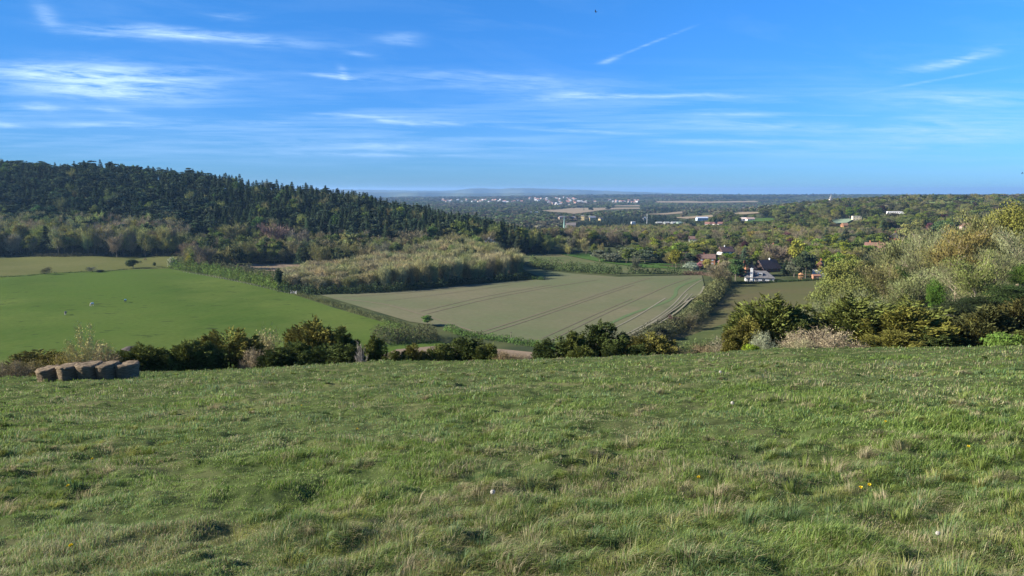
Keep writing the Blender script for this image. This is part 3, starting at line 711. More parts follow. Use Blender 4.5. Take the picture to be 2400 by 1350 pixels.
# --- coppice thicket
def sample_poly(pxpoly, spacing, t0=190.):
    P = np.array([hit(x, y, t0)[:2] for x, y in dense(pxpoly, 40)]); lo = P.min(0); hi = P.max(0)
    gx, gy = np.meshgrid(np.arange(lo[0], hi[0], spacing), np.arange(lo[1], hi[1], spacing)); gx = gx.ravel() + rng.random(gx.size) * spacing; gy = gy.ravel() + rng.random(gy.size) * spacing
    ok = in_poly(gx, gy, [tuple(p) for p in P]); return gx[ok], gy[ok]
COP = [(650,676),(740,686),(900,681),(1000,673),(1100,663),(1195,655),(1228,640),(1185,618),(1100,604),(1000,606),(930,622),(800,638),(720,645),(655,660)]
cx_, cy_ = sample_poly(COP, 5.6)
cz_ = H(cx_, cy_, False)
copp = [['coppice', a, b, c - .2, (7 + 4.5 * vnoise(np.array([a / 16.]), np.array([b / 16.]))[0] + 2.5 * random.random()) * (.80 + .40 * min(1, max(0, (a / b * F + 1200 - 760) / 260))), 6 + 3 * random.random(), jit(random.choice([(.33, .285, .15), (.31, .275, .145), (.28, .27, .13), (.23, .24, .10)]), .2), 10 / b] for a, b, c in zip(cx_, cy_, cz_)]
# --- village trees, middle woods, right hill
V1 = [(1395,585),(1500,560),(1600,552),(1750,545),(1900,548),(2060,530),(2180,530),(2240,560),(2060,585),(1960,600),(1925,640),(1860,645),(1840,628),(1740,628),(1700,615),(1640,625),(1600,605),(1500,590)]
M2 = [(1230,540),(1330,528),(1500,525),(1750,520),(1960,530),(2120,535),(2120,560),(1960,580),(1700,580),(1500,580),(1400,575),(1300,555)]
M4 = [(1650,512),(1700,498),(1800,482),(1950,467),(2050,462),(2150,457),(2250,458),(2500,464),(2500,540),(2250,540),(2000,560),(1800,540),(1650,535)]
def dim(k, ws):
    a, t = pick(ws); return a, tuple(q * k for q in t)
def mixV(px, pt, x, y): return dim(.78, [(22, 'broad', GREENS), (30, 'broad', BRIGHT + [(.15, .20, .045)]), (24, 'bare', BUDS), (16, 'bare', BROWNS), (9, 'conifer', SPR), (5, 'pine', PIN), (2, 'broad', (.09, .045, .045))])
def mixM2(px, pt, x, y): return dim(.85, [(16, 'broad', GREENS), (4, 'broad', BRIGHT), (34, 'bare', BROWNS), (22, 'bare', BUDS), (7, 'conifer', SPR), (8, 'pine', PIN)])
def mixM4(px, pt, x, y): return dim(.72, [(38, 'broad', GREENS), (5, 'broad', BRIGHT[:2]), (22, 'bare', BUDS), (14, 'broad', [(.11, .10, .06), (.085, .09, .05)]), (10, 'conifer', SPR), (12, 'pine', PIN), (1, 'broad', (.09, .05, .05))])
vill = scatter(V1, 430, 760, 12.5, (8, 15), (.75, 1.0), mixV)
mid = scatter(M2, 700, 1350, 13, (11, 17), (.6, .85), mixM2)
rhill = scatter(M4, 850, 2250, 15, (10, 19), (.7, 1.05), mixM4, over=2.)
# --- far plain
FP = [(840,464),(1000,458),(1240,456),(1480,455.5),(1640,454),(1800,456),(2000,454),(2500,454),(2500,540),(2000,530),(1750,528),(1500,540),(1350,545),(1200,535),(1050,520),(930,495)]
def mixF(px, pt, x, y):
    n = vnoise(np.array([x / 260.]), np.array([y / 420.]))[0]
    if n > .66: return 'conf', (.035, .055, .035)
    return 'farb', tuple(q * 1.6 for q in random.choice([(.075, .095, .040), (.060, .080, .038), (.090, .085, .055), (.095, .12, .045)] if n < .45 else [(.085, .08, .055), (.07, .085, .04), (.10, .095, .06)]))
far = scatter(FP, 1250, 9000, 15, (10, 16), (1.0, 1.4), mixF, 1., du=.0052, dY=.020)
far = [a for a in far if vnoise(np.array([a[1] / 150.]), np.array([a[2] / 240.]))[0] > .26 or a[2] < 1800]
for a in far:
    k = max(1, a[2] / 2600); a[5] *= k
# far ridge woods on the skyline
rx, ry = cells(-.02, .78, 8200, 9200, .0022, .02); rz_ = H(rx, ry, False)
for a, b, c in zip(rx, ry, rz_):
    px, pt = project(a, b, c + 16)
    tall = 22 if random.random() < .12 else 15
    far.append(['conf' if random.random() < .5 else 'farb', a, b, c - .5, tall * random.uniform(.8, 1.1), 30, jit((.045, .06, .036), .2), .001])

COUNT = {}
def emit(items, spec, names):
    """individuals for the largest, the rest to the stuff list"""
    rest = []
    items.sort(key=lambda a: -a[7])
    for a in items:
        k = a[0]; lim, name, label, cat, group = spec[k]
        if COUNT.get((id(spec), k), 0) >= lim: rest.append(a); continue
        COUNT[(id(spec), k)] = COUNT.get((id(spec), k), 0) + 1
        t = random.choice(K_[k])
        o = put(t, a[1:4], a[4], a[5], a[6], name, label, cat, group, parts=False)
        SRC.setdefault((k, t.name), (k, t, o))
    return rest
SRC = {}
g1 = 'trees of the dark wood on the left hill'
sW = {'conifer': (120, 'spruce_tree', 'dark green pointed spruce packed among others in the wood on the left hill', 'tree', g1 + ', spruces'),
      'pine': (110, 'pine_tree', 'dark bluish green round-headed pine packed in the wood on the left hill', 'tree', g1 + ', pines'),
      'broad': (40, 'broadleaf_tree', 'green leafing tree standing between the dark conifers of the left hill', 'tree', g1 + ', leafing trees'),
      'bare': (40, 'budding_tree', 'brownish budding tree standing between the dark conifers of the left hill', 'tree', g1 + ', budding trees')}
rest = emit(wood, sW, None)
sF = {'bare': (130, 'budding_tree', 'brown half-leafless tree in the belt along the foot of the left wood', 'tree', 'budding trees along the foot of the left wood'),
      'broad': (60, 'broadleaf_tree', 'olive green leafing tree in the belt along the foot of the left wood', 'tree', 'leafing trees along the foot of the left wood'),
      'conifer': (25, 'spruce_tree', 'dark spruce mixed into the brown belt at the foot of the left wood', 'tree', 'spruces along the foot of the left wood')}
rest += emit(fringe, sF, None)
sC = {'coppice': (290, 'coppice_tree', 'slender grey-brown leafless tree of the thicket between pasture and crop field', 'tree', 'bare trees of the thicket in the valley')}
rest_c = emit(copp, sC, None)
sV = {'broad': (90, 'broadleaf_tree', 'green leafing garden tree among the houses of the village', 'tree', 'leafing trees around the village houses'),
      'bare': (80, 'budding_tree', 'brown or olive budding tree among the houses of the village', 'tree', 'budding trees around the village houses'),
      'conifer': (25, 'spruce_tree', 'dark spire-shaped conifer among the houses of the village', 'tree', 'conifers around the village houses'),
      'pine': (20, 'pine_tree', 'dark round-headed pine among the houses of the village', 'tree', 'pines around the village houses')}
rest_v = emit(vill, sV, None) + rest_c
sM = {'broad': (60, 'broadleaf_tree', 'leafing tree in the mixed woods behind the village', 'tree', 'leafing trees of the woods behind the village'),
      'bare': (110, 'leafless_tree', 'greyish brown leafless tree in the woods behind the village', 'tree', 'leafless trees of the woods behind the village'),
      'conifer': (20, 'spruce_tree', 'dark conifer in the mixed woods behind the village', 'tree', 'conifers of the woods behind the village'),
      'pine': (20, 'pine_tree', 'dark pine in the mixed woods behind the village', 'tree', 'pines of the woods behind the village')}
rest_v += emit(mid, sM, None)
sR = {'broad': (100, 'broadleaf_tree', 'green tree on the wooded hill at the right horizon', 'tree', 'leafing trees of the right-hand hill'),
      'bare': (40, 'budding_tree', 'brown budding tree on the wooded hill at the right horizon', 'tree', 'budding trees of the right-hand hill'),
      'conifer': (20, 'spruce_tree', 'dark conifer on the wooded hill at the right horizon', 'tree', 'conifers of the right-hand hill'),
      'pine': (20, 'pine_tree', 'dark pine on the wooded hill at the right horizon', 'tree', 'pines of the right-hand hill')}
rest_r = emit(rhill, sR, None)
src = list(SRC.values())
stuff('conifer_wood', rest, src, 'remaining trees of the dark wood covering the left hill')
stuff('village_woodland', rest_v, src, 'remaining trees of the valley woods behind the village')
stuff('hill_woodland', rest_r, src, 'remaining trees covering the right-hand hill')
# --- far town houses, placed first so that the woods leave them open
TOWN = []
for (x0, x1, y0, y1, n) in ((1035, 1185, 468, 475, 34), (1236, 1350, 465, 482, 44), (1300, 1345, 462, 467, 9), (1350, 1500, 469, 477, 34), (1180, 1240, 470, 475, 10)):
    for _ in range(n):
        px = random.uniform(x0, x1); py = random.uniform(y0, y1)
        if y1 == 482: py = 463 + 19 * random.random() * min(1, (px - 1225) / 60)
        p = hit(px, py, 1500.); TOWN.append((px, py, p))
def clear_for(items, px0, px1, top, base, Yh):
    out = []
    for a in items:
        if a[2] < Yh + 15:
            px, pt = project(a[1], a[2], a[3] + a[4]); pb = project(a[1], a[2], a[3])[1]; hw = a[5] / 2 / a[2] * F
            if px + hw > px0 and px - hw < px1 and pt < base - .5 and pb > top: continue
        out.append(a)
    return out
fpx = np.array([project(a[1], a[2], a[3] + a[4]) + (a[2],) for a in far]); fb = np.array([project(a[1], a[2], a[3])[1] for a in far]); keepm = np.ones(len(far), bool)
for px, py, p in TOWN: keepm &= ~((np.abs(fpx[:, 0] - px) < 5) & (fpx[:, 2] < p[1] + 20) & (fpx[:, 1] < py - .8) & (fb > py - 3))
far = [a for a, k in zip(far, keepm) if k]
# three far field trees that also serve as the pattern of the distant woods
fsrc = []
for t, (px, py), kd, c, lb in ((TF[0], (1385, 494), 'farb', (.04, .06, .03), 'dark lone tree at the edge of the long distant stubble field'), (TF[1], (1425, 494), 'farb', (.07, .09, .04), 'olive lone tree on the distant stubble field'),
                               (TF[2], (1368, 494), 'conf', (.05, .075, .04), 'narrow pointed tree on the distant stubble field')):
    p = hit(px, py); o = put(t, p, 20, 24 if kd == 'farb' else 9, c, 'distant_tree', lb, 'tree', parts=False); fsrc.append((kd, t, o))
stuff('far_woodland', far, fsrc, 'hazy woods and hedges covering the distant plain')
print('COUNTS', len(wood), len(fringe), len(copp), len(vill), len(mid), len(rhill), len(far))

# ================================================================== featured trees of the middle distance
def hz_at(px, Y, top):
    p = at(px, Y); d = ray(px, top); zt = d[2] / d[1] * Y; return p, zt - p[2]
def feat(kind, px, top, base, wpx, tint, name, label, cat='tree', Y=None, parts=True, tpl=None, group=None, crown='crown'):
    p = hit(px, base) if Y is None else at(px, Y)
    zt = ray(px, top); h = zt[2] / zt[1] * p[1] - p[2]
    t = tpl or random.choice(K_[kind]); return put(t, p - [0, 0, .2], max(.5, h + .2), wpx / F * p[1], tint, name, label, cat, group, parts=parts, crown_name=crown)
FEAT = [
 ('dome',312,607,629,34,(.055,.075,.03),'round_bush','dark green round bush with a long shadow in the pasture'),
 ('bare',108,626,644,26,(.12,.11,.05),'small_tree','small olive windswept tree on the line between the two pastures'),
 ('bare',216,625,638,24,(.15,.15,.10),'hawthorn_bush','pale blossoming bush on the line between the two pastures'),
 ('dome',236,632,639,20,(.05,.06,.035),'low_bush','low dark bush beside the pale blossoming one'),
 ('dome',362,614,625,9,(.08,.10,.04),'tiny_bush','tiny bush alone right of the round pasture bush'),
 ('bare',448,577,612,46,(.17,.15,.11),'leafless_tree','fan-shaped pale leafless tree at the left end of the hedge'),
 ('dome',405,603,629,26,(.30,.30,.22),'blossom_bush','whitish flowering bush ending the tall hedge'),
 ('broad',449,598,630,24,(.26,.24,.03),'yellow_bush','bright yellow-green bush in the tall hedge'),
 ('dome',520,574,612,46,(.085,.095,.04),'willow_bush','olive dome-shaped willow left of the bright green one'),
 ('dome',562,575,602,32,(.08,.13,.035),'green_bush','bright green rounded bush between olive willows'),
 ('dome',592,585,616,36,(.08,.09,.042),'willow_bush','olive willow right of the bright green bush'),
 ('dome',622,578,614,36,(.095,.10,.045),'willow_bush','tall olive willow before the dark spruces'),
 ('dome',655,590,616,50,(.045,.06,.03),'thicket_bush','dark green thicket bush behind the stubble patch'),
 ('dome',700,588,616,44,(.05,.065,.03),'thicket_bush','dark bush right of centre behind the stubble patch'),
 ('bare',640,523,596,80,(.15,.10,.08),'beech_tree','pinkish brown budding beech before the dark wood'),
 ('bare',548,522,590,70,(.15,.14,.055),'budding_oak','yellowish budding oak at the foot of the dark wood'),
 ('bare',700,540,604,60,(.14,.12,.09),'leafless_tree','pale forked leafless tree above the stubble patch'),
 ('broad',842,544,610,86,(.105,.115,.045),'oak_tree','big round olive oak standing proud of the thicket'),
 ('bare',762,560,614,64,(.14,.125,.06),'budding_tree','rounded olive budding tree left of the big oak'),
 ('bare',965,540,600,80,(.15,.13,.075),'budding_tree','broad yellowish budding tree behind the thicket'),
 ('bare',925,560,606,50,(.13,.12,.06),'budding_tree','olive budding tree just right of the big oak'),
 ('dome',905,590,606,30,(.10,.17,.04),'green_bush','bright green bush peeping out right of the big oak'),
 ('dome',1147,556,594,42,(.44,.44,.43),'blossom_tree','white blossoming tree at the edge of the wood'),
 ('dome',1012,614,660,38,(.17,.19,.14),'willow_tree','grey-green silvery bush inside the bare thicket'),
 ('broad',655,628,684,22,(.035,.055,.025),'ivy_tree','small dark ivy-clad tree at the left tip of the thicket'),
 ('broad',1532,557,594,36,(.20,.22,.03),'maple_tree','brilliant yellow-green round tree left of the village'),
 ('broad',1594,566,612,48,(.13,.18,.035),'lime_tree','fresh green tree with yellow top beside the village meadow'),
 ('broad',1642,564,612,52,(.20,.20,.035),'maple_tree','wide golden green tree above the orange house'),
 ('broad',1668,575,606,34,(.17,.18,.035),'maple_tree','smaller golden green tree right of the wide one'),
 ('bare',1684,610,664,66,(.155,.135,.085),'leafless_tree','big grey-brown leafless tree before the village hedge'),
 ('broad',1724,606,658,52,(.065,.105,.035),'garden_tree','dense mid-green tree left of the white bungalow'),
 ('dome',1618,614,640,40,(.24,.28,.20),'willow_tree','pale silvery green willow at the garden edge'),
 ('broad',1640,614,634,18,(.32,.15,.17),'cherry_tree','pink flowering cherry behind the silvery willow'),
 ('broad',1657,606,640,22,(.24,.21,.06),'yellow_shrub','yellow garden shrub below the orange house'),
 ('broad',1634,596,620,22,(.06,.028,.03),'copper_beech','dark purple beech left of the orange house'),
 ('conifer',1745,576,648,50,(.05,.075,.045),'cedar_tree','broad dark cedar above the red brick house'),
 ('broad',1765,540,580,36,(.20,.16,.045),'maple_tree','orange-gold tree in the middle of the village'),
 ('broad',1789,540,576,30,(.20,.22,.035),'maple_tree','lemon green tree beside the orange-gold one'),
 ('broad',1826,540,575,34,(.10,.16,.035),'lime_tree','fresh green tree right of the lemon green one'),
 ('broad',1843,543,578,26,(.12,.06,.055),'copper_beech','maroon tree behind the leafless village trees'),
 ('bare',1810,572,630,64,(.14,.11,.08),'leafless_tree','brown leafless tree over the dark-roofed house'),
 ('broad',1868,560,632,44,(.20,.20,.035),'maple_tree','tall lemon yellow tree right of the dark-roofed house'),
 ('broad',1888,590,652,60,(.045,.06,.03),'ivy_tree','large dark ivy-covered tree above the wooden play frame'),
 ('broad',1862,612,650,44,(.11,.12,.075),'garden_tree','blue-green leaning tree beside the dark ivy-covered one'),
 ('broad',1910,558,602,40,(.13,.19,.035),'lime_tree','fresh green tree behind the yellow hillside tree'),
 ('conifer',1935,532,596,40,(.04,.06,.035),'cedar_tree','dark pyramidal conifer right of the orange roof'),
 ('conifer',1978,535,600,54,(.035,.05,.035),'cedar_tree','wide blue-black cedar above the yellow hillside tree'),
 ('conifer',2068,513,568,44,(.05,.075,.035),'cedar_tree','tall layered cedar left of the gabled brick house'),
 ('broad',2136,517,575,56,(.165,.165,.05),'oak_tree','golden olive round tree right of the gabled brick house'),
 ('broad',2179,521,552,20,(.13,.055,.06),'copper_beech','maroon tree on the slope near the right edge'),
 ('broad',2208,516,556,52,(.07,.11,.04),'garden_tree','green tree right of the maroon one'),
 ('broad',2033,574,604,42,(.12,.20,.035),'garden_tree','bright green tree before the red-roofed house'),
 ('bare',1489,600,642,26,(.075,.08,.05),'ivy_tree','lone ivy-clad tree rising from the field hedge'),
 ('broad',1001,738,764,30,(.085,.145,.035),'hawthorn_tree','small bright green tree at the corner of the crop field'),
 ('bare',1600,700,745,1,(.1,.1,.05),None,None),
 ('broad',1407,585,614,48,(.12,.135,.085),'willow_tree','grey-green willow, leftmost of the clump at the far field'),
 ('dome',1440,592,616,52,(.12,.13,.085),'willow_tree','low grey-green willow in front of the clump'),
 ('broad',1475,578,614,60,(.12,.14,.07),'willow_tree','tallest willow in the clump at the far field'),
 ('broad',1512,584,616,56,(.10,.125,.07),'willow_tree','broad willow at the right of the clump'),
 ('dome',1545,592,614,36,(.11,.12,.085),'willow_tree','small willow ending the clump on the right'),
 ('bare',1606,590,620,26,(.11,.08,.07),'leafless_tree','thin brown pine-like tree at the meadow corner'),
]
for a in FEAT:
    if a[6]: feat(*a[:5], tuple(min(.6, q * 1.35) for q in a[5]), a[6], a[7])

# ================================================================== hedges
def hedge(pxline, height, width, tint, name, label, n_per_m=26, card=.42, t0=190., world=None, top=.35, tint2=None, rag=.35, cat='hedge'):
    P = np.array([hit(x, y, t0)[:2] for x, y in pxline]) if world is None else np.array([at(x, Y)[:2] for x, Y in world])
    segl = np.hypot(*(P[1:] - P[:-1]).T); cum = np.concatenate([[0], np.cumsum(segl)]); Ln = cum[-1]; n = int(Ln * n_per_m)
    g = np.random.default_rng(int(abs(P[0, 0] * 13)) + n); s = g.random(n) * Ln
    bx = np.interp(s, cum, P[:, 0]); by = np.interp(s, cum, P[:, 1]); dx = np.interp(s + 1, cum, P[:, 0]) - np.interp(s - 1, cum, P[:, 0]); dy = np.interp(s + 1, cum, P[:, 1]) - np.interp(s - 1, cum, P[:, 1])
    l = np.hypot(dx, dy) + 1e-6; nx, ny = -dy / l, dx / l
    hh = height * (1 - rag + 2 * rag * fbm(s * .35, s * 0 + 3, 3)) ; ww = width * (.75 + .5 * fbm(s * .25, s * 0 + 8, 2))
    # cards sit on clumps
    ph = g.random(n) * math.pi; rr = g.random(n) ** .3; cl = fbm(s * 1.1, ph * 2.2, 2); rr = rr * (.72 + .5 * cl)
    o = np.cos(ph) * rr * ww / 2; z = np.sin(ph) ** (.6) * rr * hh
    z = np.where(g.random(n) < .3, z * g.random(n), z)
    x = bx + nx * o; y = by + ny * o; C = np.stack([x, y, H(x, y, False) + z], 1)
    out = np.stack([nx * np.cos(ph), ny * np.cos(ph), np.sin(ph)], 1); N = out + unit(n, g) * .9; D = np.cross(N, unit(n, g)) + np.array([0, 0, .3])
    sz = card * (.6 + .8 * g.random(n)); V, Q = cards(C, D, N, sz, sz * .7, g)
    var = np.clip(.45 + (fbm(x * .5, y * .5, 2) - .5) * 1.2 + (g.random(n) - .5) * .6, 0, 1)
    c0 = P.mean(0); org = np.array([c0[0], c0[1], H1(c0[0], c0[1], False)])
    me = np_mesh(name, V - org, [Q], [M_LEAF], {'var': ('POINT', 'FLOAT', rep4(var))})
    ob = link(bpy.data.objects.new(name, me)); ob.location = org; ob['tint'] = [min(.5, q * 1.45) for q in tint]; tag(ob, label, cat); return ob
hedge([(398,629),(450,636),(500,644),(560,656),(600,664),(640,676),(676,686)], 6.5, 5, (.085,.125,.03), 'hedge', 'tall bushy green hedgerow between the pasture and the stubble', 60, .55, rag=.5)
hedge([(420,620),(470,630),(540,640),(600,648),(660,662)], 6.5, 6, (.09,.095,.045), 'hedge', 'brownish taller scrub line behind the green hedgerow', 40, .6, rag=.6)
hedge([(694,692),(740,703),(800,722),(860,741),(920,758),(975,776),(1010,788)], 2.0, 3.4, (.085,.095,.04), 'hedge', 'low trimmed hedge running down between pasture and crop', 60, .32, rag=.2)
hedge([(900,757),(960,776),(1020,792)], 1.6, 4, (.09,.13,.035), 'hedge', 'weedy green margin beside the lower end of the trimmed hedge', 60, .3, rag=.5)
hedge([(1243,622),(1290,630),(1345,637),(1400,640),(1456,643)], 6.0, 7, (.06,.085,.03), 'hedge', 'dark green hedge between the two crop fields', 60, .6, rag=.5)
hedge([(1470,641),(1520,643),(1560,643),(1598,644)], 4.2, 5, (.055,.08,.03), 'hedge', 'gappy dark hedge between the lone ivy tree and the silvery willow', 45, .55, rag=.9)
hedge([(1600,644),(1640,644),(1680,648)], 2.2, 6, (.13,.085,.06), 'hedge', 'reddish brown low garden hedge below the silvery willow', 50, .45)
hedge([(1728,664),(1780,664),(1850,661),(1932,657)], 1.3, 3, (.04,.065,.022), 'hedge', 'dark clipped hedge below the white bungalow', 60, .4, rag=.1)
hedge([(1840,640),(1880,640),(1912,638)], 3.2, 4, (.045,.065,.028), 'hedge', 'flat-topped dark hedge behind the wooden play frame', 50, .45, rag=.08)
hedge([(1050,772),(1085,786),(1140,794),(1200,802),(1260,812),(1320,822)], 2.2, 5, (.07,.12,.03), 'hedge', 'green bank hedge along the near end of the crop field', 70, .34, rag=.35)
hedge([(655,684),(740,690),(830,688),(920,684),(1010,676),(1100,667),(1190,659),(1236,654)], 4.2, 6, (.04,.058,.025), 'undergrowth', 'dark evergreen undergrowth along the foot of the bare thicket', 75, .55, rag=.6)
hedge([(1225,655),(1276,657)], 2.2, 2.4, (.05,.08,.025), 'hedge', 'short dark clipped hedge stub ending in the crop field', 60, .4, rag=.08)
hedge([(0,651),(60,648),(110,642),(190,639),(240,638),(300,632),(392,629)], .8, 1.4, (.06,.08,.03), 'hedge', 'thin line of weeds along the ditch between the two pastures', 22, .35, rag=.9)
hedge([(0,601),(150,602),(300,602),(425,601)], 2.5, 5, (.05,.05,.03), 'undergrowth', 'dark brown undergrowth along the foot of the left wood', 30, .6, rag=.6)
# thicket at the foot of the slope, and scrub hedge on the right of the crop
hedge([(880,806),(930,800),(985,800),(1022,797)], 5.6, 13, (.085,.088,.042), 'thicket', 'rounded olive brown hawthorn thicket below the slope', 260, .36, rag=.25, cat='thicket')
hedge([(1698,660),(1684,680),(1668,700),(1650,720),(1630,742)], 4.8, 9.5, (.105,.11,.045), 'hedge', 'wide scrubby hedge between the crop and the brown pasture', 150, .5, rag=.6)
hedge([(1640,742),(1600,765),(1560,786),(1520,800)], 4.8, 9.5, (.085,.09,.042), 'hedge', 'darker lower end of the scrubby hedge beside the crop', 170, .42, rag=.6)
hedge([(1470,812),(1520,808),(1570,808)], 4, 9, (.10,.095,.055), 'hedge', 'thin brown scrub behind the yews below the crop field', 110, .36, rag=.7)
hedge([(1600,825),(1650,815),(1700,805)], 2.5, 7, (.10,.13,.045), 'scrub', 'green bramble scrub on the verge below the brown pasture', 120, .32, rag=.7, cat='scrub')
for a in [('broad',1660,690,718,34,(.13,.13,.05),'scrub_tree','yellowish scrub tree in the upper part of the wide hedge'),
          ('broad',1640,705,740,34,(.09,.12,.04),'scrub_tree','green scrub tree in the middle of the wide hedge'),
          ('bare',1578,738,770,34,(.13,.07,.07),'blackthorn_bush','maroon leafless bush at the bend of the wide hedge'),
          ('bare',1618,735,775,40,(.12,.11,.06),'scrub_tree','olive bare scrub tree near the bend of the wide hedge'),
          ('bare',1690,628,672,44,(.15,.13,.07),'scrub_tree','bare pale scrub tree at the top of the wide hedge'),
          ('dome',1545,765,800,50,(.07,.08,.04),'scrub_bush','dark rounded bush low in the wide hedge')]: feat(*a)

# ================================================================== trees of the near right slope
TN = [t_bare('near_bare_a', 71, 15, 12, 7000, tw=.055, tl=.9, r=.33, nl=18, tm=M_PALEBARK, leafy=.3), t_bare('near_bare_b', 72, 15, 12, 7500, tw=.055, tl=.9, r=.3, nl=20, tm=M_PALEBARK, leafy=.45), t_bare('near_bare_c', 75, 15, 12, 5600, tw=.05, tl=1.0, r=.36, nl=24, tm=M_PALEBARK, leafy=.15)]
TNB = [t_broad('near_leafing_a', 73, 15, 13, 12000, 60, .30, .08), t_broad('near_leafing_b', 74, 15, 13, 11000, 44, .32, .05)]
NT_ = [ # kind, px, top, Y, wpx, tint, name, label
 (TNB[0],1968,590,235,120,(.26,.24,.09),'willow_tree','big yellow-green willow at the left end of the hillside thicket'),
 (TNB[1],1935,650,215,90,(.21,.20,.085),'willow_tree','lower yellowish willow hanging over the brown pasture'),
 (TNB[1],2000,640,200,110,(.19,.17,.075),'willow_tree','dull yellow tree behind the near dark yews'),
 (TNB[0],2020,598,262,60,(.07,.07,.04),'ivy_tree','dark ivy-clad tree just right of the big yellow-green willow'),
 (TN[0],2065,620,215,120,(.21,.165,.09),'budding_oak','brown budding oak in the middle of the hillside thicket'),
 (TN[1],2110,565,240,120,(.21,.19,.11),'budding_tree','greyish budding tree below the gabled brick house'),
 (TNB[1],2105,620,225,60,(.07,.09,.035),'ivy_tree','dark green ivy-clad trunk amid pale bare trees'),
 (TN[2],2160,548,230,130,(.23,.205,.14),'leafless_tree','pale grey leafless tree with spreading branches in the thicket'),
 (TN[1],2205,560,210,120,(.20,.165,.085),'budding_tree','yellow-brown budding tree at the centre of the right thicket'),
 (TN[0],2240,538,200,130,(.23,.16,.075),'budding_oak','rusty orange budding oak below the top of the slope'),
 (TNB[0],2290,545,215,90,(.025,.03,.02),'holm_oak','nearly black evergreen behind the rusty oak'),
 (TN[0],2300,500,205,110,(.22,.19,.10),'budding_tree','bare budding tree left of the golden hilltop oak'),
 (TNB[1],2362,468,205,130,(.21,.175,.06),'oak_tree','golden leafing oak crowning the slope at the right edge'),
 (TNB[0],2415,470,200,120,(.19,.17,.06),'oak_tree','golden olive oak cut by the right edge of the picture'),
 (TN[2],2385,545,165,150,(.26,.235,.17),'leafless_tree','tall pale leafless tree in front of the golden oak'),
 (TN[2],2330,590,160,110,(.22,.20,.12),'leafless_tree','leafless grey tree below the golden oak'),
 (TN[1],2150,640,170,120,(.20,.19,.12),'leafless_tree','tangled grey tree above the golden yew'),
 (TNB[1],2188,650,160,44,(.10,.155,.035),'ivy_tree','bright green ivy-clad trunk above the golden yew'),
 (TN[0],2110,655,165,90,(.19,.18,.10),'budding_tree','olive grey tree behind the middle yews'),
 (TN[2],2235,625,158,120,(.22,.20,.13),'leafless_tree','leaning pale tree with a bare white trunk'),
 (TN[1],2280,610,150,110,(.19,.185,.08),'budding_tree','olive yellow budding tree right of the leaning pale tree'),
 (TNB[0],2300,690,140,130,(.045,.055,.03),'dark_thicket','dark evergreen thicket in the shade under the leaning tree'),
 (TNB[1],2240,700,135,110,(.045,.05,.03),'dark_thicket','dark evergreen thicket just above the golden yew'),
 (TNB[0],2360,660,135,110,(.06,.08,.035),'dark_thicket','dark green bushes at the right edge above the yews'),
 (TNB[1],2395,610,150,60,(.11,.15,.04),'ivy_tree','green ivy-covered tree at the right edge'),
 (TN[1],2050,700,160,120,(.19,.18,.12),'leafless_tree','grey tree rising between two dark yews'),
 (TN[2],1960,690,170,90,(.20,.19,.12),'leafless_tree','small pale leafless tree at the corner of the brown pasture'),
 (TN[2],1885,715,120,60,(.22,.21,.15),'leafless_sapling','thin pale leafless sapling beside the largest yew'),
 (TN[0],2080,580,290,120,(.17,.15,.09),'budding_tree','brown tree behind the left part of the thicket'),
 (TN[1],2190,560,280,120,(.17,.155,.09),'budding_tree','faint olive tree behind the pale spreading one'),
 (TN[0],2260,530,270,110,(.18,.16,.09),'budding_tree','olive tree under the skyline left of the golden oak'),
 (TNB[0],2325,515,230,80,(.15,.14,.05),'oak_tree','smaller olive oak left of the golden hilltop oak'),
]
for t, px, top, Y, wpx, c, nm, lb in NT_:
    feat(None, px, top, 0, wpx, (min(.55, c[0] * .80), min(.55, c[1] * .94), c[2] * .66), nm, lb, Y=Y, tpl=t)

